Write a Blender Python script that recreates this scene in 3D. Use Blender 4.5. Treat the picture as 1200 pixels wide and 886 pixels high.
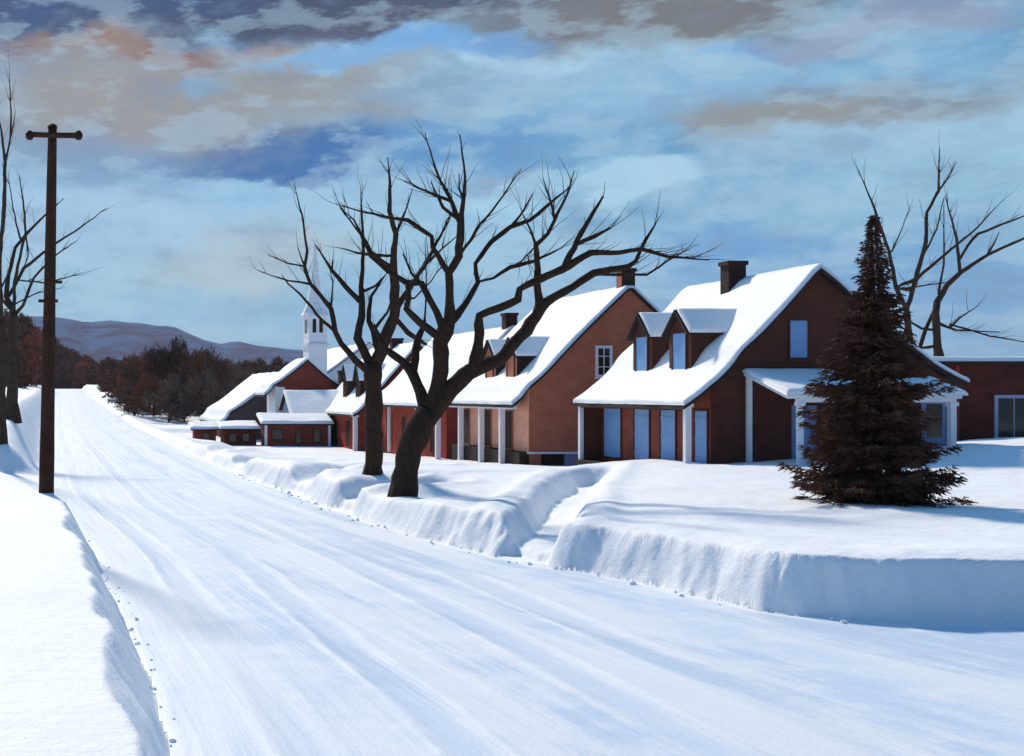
import bpy, math, random
import numpy as np
from mathutils import Vector, Matrix
R = math.radians
scene = bpy.context.scene
for o in list(bpy.data.objects):
    bpy.data.objects.remove(o)
COL = scene.collection

# ------------------------------------------------------------------ camera
F = 1500.0; VX = 80.0; VY = 460.0; EYE = 3.3        # focal length in photo pixels, vanishing point, eye height
cam_d = bpy.data.cameras.new('camera'); cam = bpy.data.objects.new('camera', cam_d); COL.objects.link(cam)
cam.location = (0, 0, EYE); cam.rotation_euler = (R(90), 0, 0)
cam_d.sensor_width = 36; cam_d.lens = F * 36 / 1200
cam_d.shift_x = (600 - VX) / 1200; cam_d.shift_y = (VY - 443) / 1200
cam_d.clip_start = .1; cam_d.clip_end = 12000
scene.camera = cam

# ------------------------------------------------------------------ sun, sky, exposure
SUN_EL, SUN_AZ = 40.0, -13.0                          # azimuth from +Y, negative = left
sd = bpy.data.lights.new('sun', 'SUN'); so = bpy.data.objects.new('sun', sd); COL.objects.link(so)
sd.energy = 4.1; sd.angle = R(5.0); sd.color = (1.0, .885, .72)
sx, sy, sz = math.sin(R(SUN_AZ)) * math.cos(R(SUN_EL)), math.cos(R(SUN_AZ)) * math.cos(R(SUN_EL)), math.sin(R(SUN_EL))
so.rotation_euler = Vector((sx, sy, sz)).to_track_quat('Z', 'Y').to_euler()
so.location = (sx * 50, sy * 50, sz * 50)

w = bpy.data.worlds.new('World'); scene.world = w; w.use_nodes = True
NT = w.node_tree; NT.nodes.clear()
def lin(c):
    c = [x / 255 for x in c]
    return tuple((x / 12.92 if x <= .04045 else ((x + .055) / 1.055) ** 2.4) for x in c) + (1,)
class G:
    """tiny node-graph helper"""
    def __init__(s, nt): s.nt = nt
    def n(s, t, **kw):
        x = s.nt.nodes.new(t)
        for k, v in kw.items(): setattr(x, k, v)
        return x
    def put(s, sock, v):
        if isinstance(v, bpy.types.NodeSocket): s.nt.links.new(v, sock)
        else: sock.default_value = v
    def m(s, op, a, b=0.0, c=None, clamp=False):
        x = s.n('ShaderNodeMath', operation=op, use_clamp=clamp); s.put(x.inputs[0], a); s.put(x.inputs[1], b)
        if c is not None: s.put(x.inputs[2], c)
        return x.outputs[0]
    def mix(s, f, a, b, mode='MIX'):
        x = s.n('ShaderNodeMix', data_type='RGBA', blend_type=mode)
        s.put(x.inputs[0], f); s.put(x.inputs[6], a); s.put(x.inputs[7], b)
        return x.outputs[2]
    def noise(s, vec, scale, detail=4, rough=.55, dist=0):
        x = s.n('ShaderNodeTexNoise'); s.put(x.inputs['Vector'], vec); x.inputs['Scale'].default_value = scale
        x.inputs['Detail'].default_value = detail; x.inputs['Roughness'].default_value = rough; x.inputs['Distortion'].default_value = dist
        return x.outputs['Fac']
    def map(s, vec, scale=(1, 1, 1), loc=(0, 0, 0), rot=(0, 0, 0)):
        x = s.n('ShaderNodeMapping'); s.put(x.inputs['Vector'], vec)
        x.inputs['Scale'].default_value = scale; x.inputs['Location'].default_value = loc; x.inputs['Rotation'].default_value = rot
        return x.outputs[0]
    def ramp(s, f, a, b, smooth=True):
        x = s.n('ShaderNodeMapRange'); x.interpolation_type = 'SMOOTHSTEP' if smooth else 'LINEAR'
        s.put(x.inputs[0], f); x.inputs[1].default_value = a; x.inputs[2].default_value = b
        return x.outputs[0]
g = G(NT)
tc = g.n('ShaderNodeTexCoord'); dirv = tc.outputs['Generated']
sep = g.n('ShaderNodeSeparateXYZ'); g.put(sep.inputs[0], dirv)
az = g.m('ARCTAN2', sep.outputs[0], sep.outputs[1]); el = g.m('ARCSINE', sep.outputs[2])
sky = g.n('ShaderNodeTexSky', sky_type='NISHITA', sun_disc=False)
sky.sun_elevation = R(SUN_EL); sky.sun_rotation = R(SUN_AZ); sky.altitude = 200; sky.air_density = 1.0; sky.dust_density = .6; sky.ozone_density = 1.5
nish = g.mix(1.0, sky.outputs[0], (.1, .1, .1, 1), 'MULTIPLY')
wa = g.noise(g.map(dirv, (1, 1, 2.0)), 8, 6, .58, .1)      # ragged cloud edges
wb = g.noise(g.map(dirv, (1, 1, 1.9), (3, 1, 7)), 9, 6, .58, .1)
fine = g.noise(g.map(dirv, (1, 1, 2.2), (1, 9, 2)), 11, 6, .57, .15)
big = g.noise(g.map(dirv, (1, 1, 3.0), (5, 2, 1)), 3.2, 5, .6, .4)
az2 = g.m('MULTIPLY_ADD', g.m('SUBTRACT', wa, .5), .17, az)
el2 = g.m('MULTIPLY_ADD', g.m('SUBTRACT', wb, .5), .085, el)
# base blue with broad paler and darker cloud bands
c = g.mix(g.ramp(big, .36, .64), lin((112, 163, 203)), lin((158, 200, 224)))
c = g.mix(g.m('MULTIPLY', g.ramp(fine, .46, .66), .42), c, lin((186, 215, 235)))
def blob(c, px, py, rx, ry, col, k, sharp=.55):
    a0 = math.atan2(px - VX, F); e0 = math.atan2(VY - py, math.hypot(F, px - VX))
    ra = rx / F * math.cos(a0) ** 2; re = ry / F * math.cos(a0)
    d = g.m('SQRT', g.m('ADD', g.m('POWER', g.m('DIVIDE', g.m('SUBTRACT', az2, a0), ra), 2.0),
                        g.m('POWER', g.m('DIVIDE', g.m('SUBTRACT', el2, e0), re), 2.0)))
    f = g.m('MULTIPLY', g.ramp(g.m('MULTIPLY_ADD', g.m('SUBTRACT', fine, .5), 1.0, d), 1.25, min(sharp, .8)), k)
    return g.mix(f, c, lin([min(255, q * 1.05) for q in col]))
for b in [
    (700, 400, 800, 70, (120, 170, 212), .8, .3), (760, 350, 420, 60, (108, 158, 206), .6, .2),
    (1000, 330, 330, 80, (112, 158, 203), .75, .2), (640, 330, 220, 60, (150, 188, 217), .6, .2),
    (200, 375, 300, 46, (150, 190, 218), .8, .2), (120, 265, 170, 45, (166, 196, 222), .8, .4), (330, 225, 150, 32, (150, 190, 219), .85, .6),
    (270, 320, 150, 34, (176, 188, 194), .65, .3), (330, 280, 140, 26, (176, 182, 186), .5, .3),
    (560, 250, 110, 34, (152, 190, 218), .7, .4), (500, 170, 150, 40, (96, 144, 192), .75, .3), (330, 178, 150, 30, (58, 102, 158), .95, .5), (250, 192, 90, 22, (56, 100, 158), .95, .6), (380, 190, 90, 16, (60, 104, 162), .85, .6),
    (140, 115, 270, 75, (145, 142, 140), .95, .3), (390, 105, 220, 58, (142, 144, 144), .92, .3), (130, 190, 150, 50, (134, 162, 192), .7, .2),
    (460, 62, 180, 20, (128, 172, 214), .9, .6), (560, 100, 190, 26, (138, 176, 208), .6, .3), (230, 40, 120, 16, (122, 163, 203), .8, .5), (240, 105, 50, 20, (130, 172, 208), .55, .4),
    (110, 50, 150, 24, (142, 108, 86), .85, .2), (200, 60, 80, 17, (128, 90, 68), .8, .3), (310, 50, 70, 15, (146, 126, 120), .8, .3),
    (250, -30, 620, 66, (52, 62, 90), 1, .6), (470, 30, 120, 22, (66, 70, 94), .95, .5), (360, 6, 420, 40, (58, 66, 90), 1, .45), (60, 2, 230, 32, (50, 72, 112), 1, .45), (430, 28, 150, 24, (74, 76, 96), .9, .4), (645, 60, 75, 22, (170, 204, 226), .95, .7), (700, 90, 120, 20, (150, 186, 212), .8, .5),
    (800, 10, 280, 44, (108, 105, 104), .95, .4), (900, 48, 90, 14, (104, 160, 214), .7, .5), (1040, 28, 170, 24, (142, 150, 172), .8, .4),
    (900, 95, 280, 30, (132, 172, 204), .6, .3), (1020, 128, 250, 40, (128, 140, 152), .95, .35), (900, 138, 150, 20, (140, 142, 140), .85, .4),
    (1150, 170, 160, 26, (150, 184, 210), .7, .4), (740, 215, 75, 26, (168, 206, 226), .95, .7), (620, 235, 60, 20, (164, 202, 224), .8, .6), (1010, 165, 170, 22, (158, 192, 216), .8, .6), (560, 55, 100, 16, (120, 168, 218), .8, .6), (700, 140, 130, 26, (150, 186, 214), .6, .3),
    (580, 215, 60, 12, (150, 165, 185), .5, .3), (820, 285, 150, 24, (98, 148, 202), .65, .3)]:
    c = blob(c, *b)
# streaky brush of light inside the clouds
puff = g.noise(g.map(dirv, (1, 1, 2.6), (11, 4, 6)), 20, 7, .58, .1)
c = g.mix(g.m('MULTIPLY', g.ramp(fine, .52, .3), .22), c, lin((84, 118, 165)))
c = g.mix(g.m('MULTIPLY', g.ramp(puff, .49, .60), .36), c, lin((178, 208, 228)))
c = g.mix(g.m('MULTIPLY', g.ramp(puff, .46, .34), .26), c, lin((120, 140, 172)))
hsv = g.n('ShaderNodeHueSaturation'); hsv.inputs['Saturation'].default_value = 1.08; g.put(hsv.inputs['Color'], c); c = hsv.outputs[0]
# high cloud deck above the picture
up = g.ramp(el, .36, .62)
deck = g.mix(g.ramp(big, .35, .65), (.10, .33, .66, 1), (.17, .41, .74, 1))
c = g.mix(up, c, deck)
behind = g.ramp(sep.outputs[1], .15, -.35)             # unseen dark cloud added behind the viewer to deepen bank shade
c = g.mix(g.m('MULTIPLY', behind, .72), c, (.03, .12, .32, 1))
c = g.mix(.92, nish, c)
low = g.ramp(sep.outputs[2], .0, -.02)
c = g.mix(low, c, (.40, .48, .60, 1))
bg = g.n('ShaderNodeBackground'); g.put(bg.inputs[0], c); bg.inputs[1].default_value = 1.0
out = g.n('ShaderNodeOutputWorld'); NT.links.new(bg.outputs[0], out.inputs[0])
scene.view_settings.view_transform = 'Standard'; scene.view_settings.look = 'None'
scene.view_settings.exposure = 0.0; scene.view_settings.gamma = 1.0

# ------------------------------------------------------------------ helpers
def P(px, py, Y): return ((px - VX) * Y / F, Y, EYE - (py - VY) * Y / F)
def tag(o, label=None, cat=None, group=None, kind=None):
    if label: o['label'] = label
    if cat: o['category'] = cat
    if group: o['group'] = group
    if kind: o['kind'] = kind
    return o
def thing(name, loc, label, cat, group=None):
    o = bpy.data.objects.new(name, None); COL.objects.link(o); o.location = loc; o.empty_display_size = .3
    return tag(o, label, cat, group)
def rootloc(o):
    v = Vector((0, 0, 0))
    while o: v += o.location; o = o.parent
    return v
class MB:
    def __init__(s): s.v = []; s.f = []
    def add(s, vs, fs):
        b = len(s.v); s.v += [tuple(v) for v in vs]; s.f += [tuple(i + b for i in f) for f in fs]; return s
    def box(s, x0, y0, z0, x1, y1, z1):
        return s.add([(x0, y0, z0), (x1, y0, z0), (x1, y1, z0), (x0, y1, z0), (x0, y0, z1), (x1, y0, z1), (x1, y1, z1), (x0, y1, z1)],
              [(0, 3, 2, 1), (4, 5, 6, 7), (0, 1, 5, 4), (1, 2, 6, 5), (2, 3, 7, 6), (3, 0, 4, 7)])
    def prism_y(s, poly, y0, y1):                    # poly in (x,z), counter-clockwise seen from -Y
        n = len(poly)
        return s.add([(x, y0, z) for x, z in poly] + [(x, y1, z) for x, z in poly],
              [tuple(range(n)), tuple(range(2 * n - 1, n - 1, -1))] + [(i, i + n, (i + 1) % n + n, (i + 1) % n) for i in range(n)])
    def prism_x(s, poly, x0, x1):                    # poly in (y,z)
        n = len(poly)
        return s.add([(x0, y, z) for y, z in poly] + [(x1, y, z) for y, z in poly],
              [tuple(range(n - 1, -1, -1)), tuple(range(n, 2 * n))] + [(i, (i + 1) % n, (i + 1) % n + n, i + n) for i in range(n)])
    def tube(s, pts, rad, seg=8, cap=True):
        pts = [Vector(p) for p in pts]; n = len(pts); base = len(s.v); u = None
        for i, p in enumerate(pts):
            t = (pts[min(i + 1, n - 1)] - pts[max(i - 1, 0)]).normalized()
            if u is None: u = t.cross(Vector((.3, .9, .1))).normalized()
            u = (u - t * u.dot(t)).normalized(); w_ = t.cross(u)
            for k in range(seg):
                a = 2 * math.pi * k / seg; s.v.append(tuple(p + (u * math.cos(a) + w_ * math.sin(a)) * rad[i]))
        for i in range(n - 1):
            for k in range(seg):
                a = base + i * seg + k; b = base + i * seg + (k + 1) % seg
                s.f.append((a, b, b + seg, a + seg))
        if cap:
            s.f.append(tuple(base + k for k in range(seg - 1, -1, -1))); s.f.append(tuple(base + (n - 1) * seg + k for k in range(seg)))
        return s
    def build(s, name, mat, parent=None, smooth=False, bevel=0):
        me = bpy.data.meshes.new(name)
        off = rootloc(parent) if parent else Vector((0, 0, 0))
        me.from_pydata([(v[0] - off.x, v[1] - off.y, v[2] - off.z) for v in s.v], [], s.f)
        me.materials.append(mat); me.update()
        o = bpy.data.objects.new(name, me); COL.objects.link(o)
        if parent: o.parent = parent
        if smooth: me.polygons.foreach_set('use_smooth', [True] * len(me.polygons))
        if bevel:
            b = o.modifiers.new('bevel', 'BEVEL'); b.width = bevel; b.segments = 2; b.limit_method = 'ANGLE'
        return o

# ------------------------------------------------------------------ materials
def newmat(name):
    m = bpy.data.materials.new(name); m.use_nodes = True; nt = m.node_tree; gg = G(nt)
    bs = nt.nodes['Principled BSDF']; return m, gg, bs
def bump(gg, bs, h, strength, dist):
    b = gg.n('ShaderNodeBump'); b.inputs['Strength'].default_value = strength; b.inputs['Distance'].default_value = dist
    gg.put(b.inputs['Height'], h); gg.put(bs.inputs['Normal'], b.outputs[0])
def objco(gg):
    return gg.n('ShaderNodeNewGeometry').outputs['Position']
def m_snow(name, col=(.86, .87, .9), soft=True):
    m, gg, bs = newmat(name); p = objco(gg)
    n1 = gg.noise(p, .35, 5, .6); n2 = gg.noise(p, 6, 5, .65); n3 = gg.noise(p, 45, 3, .6)
    gg.put(bs.inputs['Base Color'], gg.mix(gg.ramp(n1, .3, .7), col + (1,), tuple(x * .955 for x in col) + (1,)))
    bs.inputs['Roughness'].default_value = .65; bs.inputs['Specular IOR Level'].default_value = .25
    dr = gg.noise(gg.map(p, (.55, 2.2, 1), rot=(0, 0, .35)), 1.1, 6, .6, .3); n4 = gg.noise(p, 160, 2, .6)
    h = gg.m('ADD', gg.m('ADD', gg.m('MULTIPLY', n1, 1.2), gg.m('MULTIPLY', dr, .25)), gg.m('ADD', gg.m('MULTIPLY', n2, .38), gg.m('ADD', gg.m('MULTIPLY', n3, .09), gg.m('MULTIPLY', n4, .03))))
    bump(gg, bs, h, .5, .12)
    return m
def m_wall(name, col, col2, kind='board', pitch=.16, rough=.8, wear=None):
    m, gg, bs = newmat(name); p = objco(gg); sp = gg.n('ShaderNodeSeparateXYZ'); gg.put(sp.inputs[0], p)
    n = gg.noise(gg.map(p, (1, 1, 1.5)), 1.3, 6, .65); n2 = gg.noise(p, 14, 4, .6)
    c = gg.mix(gg.ramp(n, .32, .68), col + (1,), col2 + (1,))
    c = gg.mix(gg.m('MULTIPLY', gg.ramp(n2, .55, .8), .35), c, tuple(min(1, x * 1.5 + .01) for x in col) + (1,))
    if wear:
        nw = gg.noise(gg.map(p, (1, 1, .5), (7, 3, 1)), 3.5, 8, .75)
        c = gg.mix(gg.m('MULTIPLY', gg.ramp(nw, .60, .72), .6), c, wear + (1,))
    if kind == 'board':
        fr = gg.m('FRACT', gg.m('DIVIDE', sp.outputs[2], pitch))
        h = gg.m('SUBTRACT', 1.0, fr)
        line = gg.m('LESS_THAN', fr, .1)
        row = gg.m('FLOOR', gg.m('DIVIDE', sp.outputs[2], pitch))
        wn = gg.n('ShaderNodeTexWhiteNoise', noise_dimensions='1D'); gg.put(wn.inputs['W'], row)
        c = gg.mix(gg.m('MULTIPLY', wn.outputs['Value'], .22), c, tuple(x * .55 for x in col) + (1,))
        bump(gg, bs, gg.m('ADD', h, gg.m('MULTIPLY', n2, .25)), .8, .022)
    elif kind == 'brick':
        cx = gg.n('ShaderNodeCombineXYZ'); gg.put(cx.inputs[0], gg.m('ADD', sp.outputs[0], sp.outputs[1])); gg.put(cx.inputs[1], sp.outputs[2])
        br = gg.n('ShaderNodeTexBrick'); gg.put(br.inputs['Vector'], cx.outputs[0]); br.inputs['Scale'].default_value = 1
        br.inputs['Brick Width'].default_value = .26; br.inputs['Row Height'].default_value = .085; br.inputs['Mortar Size'].default_value = .008
        br.inputs['Color1'].default_value = (.92, .92, .92, 1); br.inputs['Color2'].default_value = (1.08, 1.05, 1.04, 1); br.inputs['Mortar'].default_value = (.95, 1.0, 1.05, 1)
        c = gg.mix(1.0, c, br.outputs['Color'], 'MULTIPLY')
        bump(gg, bs, gg.m('SUBTRACT', gg.m('MULTIPLY', n2, .3), br.outputs['Fac']), .6, .012)
    elif kind == 'plank':
        fr = gg.m('FRACT', gg.m('DIVIDE', gg.m('ADD', sp.outputs[0], sp.outputs[1]), pitch))
        line = gg.m('LESS_THAN', fr, .09)
        c = gg.mix(gg.m('MULTIPLY', line, .6), c, tuple(x * .4 for x in col) + (1,))
        bump(gg, bs, gg.m('ADD', gg.m('SUBTRACT', 1.0, line), gg.m('MULTIPLY', n2, .3)), .6, .015)
    else:
        bump(gg, bs, n2, .3, .01)
    gg.put(bs.inputs['Base Color'], c); bs.inputs['Roughness'].default_value = rough; bs.inputs['Specular IOR Level'].default_value = .2
    return m
def m_glass(name, col):
    m, gg, bs = newmat(name); p = objco(gg); n = gg.noise(p, 1.1, 3)
    gg.put(bs.inputs['Base Color'], gg.mix(n, col + (1,), tuple(x * .6 for x in col) + (1,)))
    bs.inputs['Roughness'].default_value = .12; bump(gg, bs, n, .12, .02); return m
def m_bark(name, a, b):
    m, gg, bs = newmat(name); p = objco(gg)
    n = gg.noise(gg.map(p, (1, 1, .22)), 22, 6, .7); n2 = gg.noise(p, 2.2, 4)
    c = gg.mix(gg.ramp(n, .35, .7), a + (1,), b + (1,)); c = gg.mix(gg.m('MULTIPLY', gg.ramp(n2, .5, .7), .4), c, tuple(x * .6 for x in a) + (1,))
    gg.put(bs.inputs['Base Color'], c); bs.inputs['Roughness'].default_value = .95; bs.inputs['Specular IOR Level'].default_value = .1
    bump(gg, bs, n, 1, .035); return m
def m_leaf(name, a, b, s=1.2):
    m, gg, bs = newmat(name); p = objco(gg); n = gg.noise(p, s, 5, .7)
    oi = gg.n('ShaderNodeObjectInfo')
    gg.put(bs.inputs['Base Color'], gg.mix(gg.ramp(gg.m('ADD', n, gg.m('MULTIPLY', gg.m('SUBTRACT', oi.outputs['Random'], .5), .25)), .36, .64), a + (1,), b + (1,)))
    bs.inputs['Roughness'].default_value = .95; bs.inputs['Specular IOR Level'].default_value = .05; return m

SNOW = m_snow('fresh_snow'); SNOW_ROOF = m_snow('roof_snow', (.88, .885, .9))
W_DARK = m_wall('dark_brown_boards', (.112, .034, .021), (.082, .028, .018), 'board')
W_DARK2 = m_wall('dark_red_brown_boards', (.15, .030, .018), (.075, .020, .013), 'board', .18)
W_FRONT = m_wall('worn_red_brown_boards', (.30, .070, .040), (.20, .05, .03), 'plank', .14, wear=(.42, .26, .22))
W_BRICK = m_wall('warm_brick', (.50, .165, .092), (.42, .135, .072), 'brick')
W_RED = m_wall('red_boards', (.42, .048, .03), (.27, .036, .024), 'plank', .2, wear=(.4, .22, .18))
W_REDBRICK = m_wall('red_brick', (.26, .055, .035), (.19, .04, .026), 'brick')
W_GREY = m_wall('grey_boards', (.10, .085, .095), (.075, .065, .07), 'plank', .2)
W_WHITE = m_wall('white_paint', (.78, .79, .82), (.70, .72, .76), 'plain', rough=.55)
W_STEEPLE = m_wall('steeple_paint', (.90, .91, .92), (.86, .87, .90), 'board', .3, rough=.6)
W_BLUE = m_wall('sky_reflection_blue', (.18, .35, .66), (.22, .40, .70), 'plank', .12, rough=.5)  # sky reflection of doors and panes put into the colour
W_BLUEGREY = m_wall('blue_grey_paint', (.22, .27, .42), (.19, .24, .38), 'plain', rough=.5)
W_LILAC = m_wall('lilac_grey_paint', (.42, .43, .62), (.38, .4, .58), 'plain', rough=.5)
DARKWOOD = m_wall('dark_wood', (.035, .018, .013), (.022, .012, .010), 'plain')
DECK = m_wall('roof_shingle', (.045, .03, .028), (.03, .02, .02), 'board', .2)
ORANGE = m_wall('rust_boards', (.35, .075, .028), (.22, .05, .025), 'plain')
CHIM = m_wall('dark_brick', (.045, .020, .015), (.03, .014, .011), 'brick')
W_SALMON_LIT = m_wall('sunlit_salmon', (.80, .38, .26), (.70, .32, .21), 'plain')  # lighter than the gable brick: sunlight on the street front put into colour
CHIM_L = m_wall('salmon_brick', (.42, .16, .10), (.34, .12, .08), 'brick')
GLASS = m_glass('dark_glass', (.025, .018, .018))
BARK = m_bark('dark_bark', (.036, .021, .014), (.065, .040, .027))
BARK2 = m_bark('grey_brown_bark', (.050, .032, .023), (.09, .062, .046))
TWIG = m_leaf('twig', (.055, .036, .026), (.085, .058, .042))
POLE = m_bark('pole_wood', (.05, .024, .016), (.085, .040, .026))
SPRUCE = m_leaf('spruce_needles', (.026, .014, .009), (.12, .058, .04), 1.6)
WOODS = [m_leaf('wood_dark', (.10, .055, .038), (.16, .09, .06), .5), m_leaf('wood_brown', (.28, .10, .055), (.15, .065, .04), .5),
         m_leaf('wood_red', (.46, .14, .07), (.26, .08, .045), .5), m_leaf('wood_grey', (.20, .135, .105), (.12, .075, .055), .5)]

# ------------------------------------------------------------------ numpy noise
def vnoise(x, y, seed=0):
    xi = np.floor(x).astype(np.int64); yi = np.floor(y).astype(np.int64); xf = x - xi; yf = y - yi
    def h(a, b):
        n = (a * 374761393 + b * 668265263 + seed * 974634777) & 0xffffffff
        n = ((n ^ (n >> 13)) * 1274126177) & 0xffffffff
        return ((n ^ (n >> 16)) & 0xffff) / 65535.0
    u = xf * xf * (3 - 2 * xf); v = yf * yf * (3 - 2 * yf)
    return (h(xi, yi) * (1 - u) + h(xi + 1, yi) * u) * (1 - v) + (h(xi, yi + 1) * (1 - u) + h(xi + 1, yi + 1) * u) * v - .5
def fbm(x, y, seed=0, o=4):
    r = 0; a = 1
    for k in range(o): r = r + a * vnoise(x * 2 ** k, y * 2 ** k, seed + k); a *= .5
    return r
def sstep(t): t = np.clip(t, 0, 1); return t * t * (3 - 2 * t)
def dpoly(x, y, pts):
    best = np.full(x.shape, 1e9)
    for (ax, ay), (bx, by) in zip(pts[:-1], pts[1:]):
        dx, dy = bx - ax, by - ay; t = np.clip(((x - ax) * dx + (y - ay) * dy) / (dx * dx + dy * dy), 0, 1)
        best = np.minimum(best, np.hypot(x - ax - t * dx, y - ay - t * dy))
    return best

# ------------------------------------------------------------------ terrain
RE = [(17.75, 60), (17.9, 30), (18.0, 19), (18.08, 15), (18.2, 13), (18.38, 12), (18.65, 11.3), (19.0, 10.85), (19.5, 10.55), (20.3, 10.35), (21.3, 10.15), (23.3, 9.65), (24.5, 9.0), (25.4, 8.75), (29.5, 7.9), (35.4, 7.5),
      (41, 7.3), (53, 6.8), (82, 6.6), (155, 6.5), (230, 5.6), (300, 5.0), (420, 4.8), (1100, 4)]           # (Y, X) right road edge
LE = [(-10, .95), (14, .88), (18, .76), (26, .48), (28.5, .3), (40, -.7), (53, -1.1), (124, -2.2), (165, -2.4), (300, -3.2), (420, -4.0), (1100, -8)]
RZ = [(-10, 0), (125, 0), (160, .35), (200, 1.05), (250, 2.0), (300, 2.95), (360, 3.9), (420, 4.5), (470, 4.55), (560, 3.0), (800, 0), (1100, 0)]
YARD = [(9.5, 21, .70), (11.5, 19.5, .80), (14, 20, .84), (20, 19, .84), (30, 20, .9), (45, 20, 1.0), (13, 23, .82), (14, 26, .9), (17, 27, 1.0), (22, 28, 1.05), (28, 27, 1.1), (20, 23, .95), (16, 31, .92), (22, 37, .92), (21, 41, .95), (21, 44, .85), (24, 41, .95), (26.5, 41, 1.1),
        (29, 41.5, 1.5), (33, 42, 1.55), (38, 45, 1.6), (50, 50, 1.7), (25, 33, 1.0), (31, 34, 1.35), (8.7, 32.5, .45), (14, 70, -.35), (16, 78, -.65), (11, 74, -.2), (10, 90, -.65), (13, 90, -.9), (10.5, 100, -.9), (17, 82, -.75), (12.5, 82, -.6), (22, 100, -.9), (17, 60, -.05), (17, 66, -.25), (13, 58, .1),
        (9.5, 27, .75), (9.5, 30, .75), (8.6, 36, .7), (8.3, 45, .65), (13, 40, .72), (15, 46, .5), (18, 52, .25),
        (21, 60, -.15), (26, 58, -.1), (19, 66, -.3), (20, 73, -.5), (11, 56, .3), (12, 66, 0.0), (7.8, 66, .45), (20, 88, -.8), (15, 80, -.6), (14, 97, -.75), (18, 96, -.75), (12.5, 107, -1.0), (18, 107, -1), (8, 84, .2), (9, 107, -.4), (12.5, 125, -.8), (9, 130, -.2),
        (9, 160, .2), (16, 150, -.3), (25, 150, 0.2), (35, 200, 2), (12, 200, 1.6), (10, 300, 3.4), (20, 420, 5.5), (60, 420, 7), (60, 225, 3), (80, 100, 1.5), (30, 100, -.6), (200, 300, 3)]
PATHS = [([(7.6, 23.6), (9.3, 25.4), (10.7, 28.4), (12.9, 33.5), (15.6, 39.0), (17.6, 43)], .62, .8),
         ([(6.6, 39.2), (7.6, 41.8), (9.0, 45.2), (10.9, 49.5), (12.9, 52.6), (15, 53.5)], .42, .85), ([(6.2, 51), (7.6, 55.0), (9.6, 58.6), (12, 61)], .32, .9),
         ([(10.0, 39.5), (11.0, 41.2), (12.6, 43.0), (15, 44.6)], .16, .9), ([(6.9, 35.0), (8.2, 35.9), (9.2, 36.6), (10.6, 37.6)], .5, 1.0), ([(6.4, 62), (8.2, 66), (11, 70)], .22, 1.0)]
def road_z(y): return np.interp(y, [a for a, b in RZ], [b for a, b in RZ])
def xr(y): return np.interp(y, [a for a, b in RE if 1], [b for a, b in RE])
def xl(y): return np.interp(y, [a for a, b in LE], [b for a, b in LE])
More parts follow.
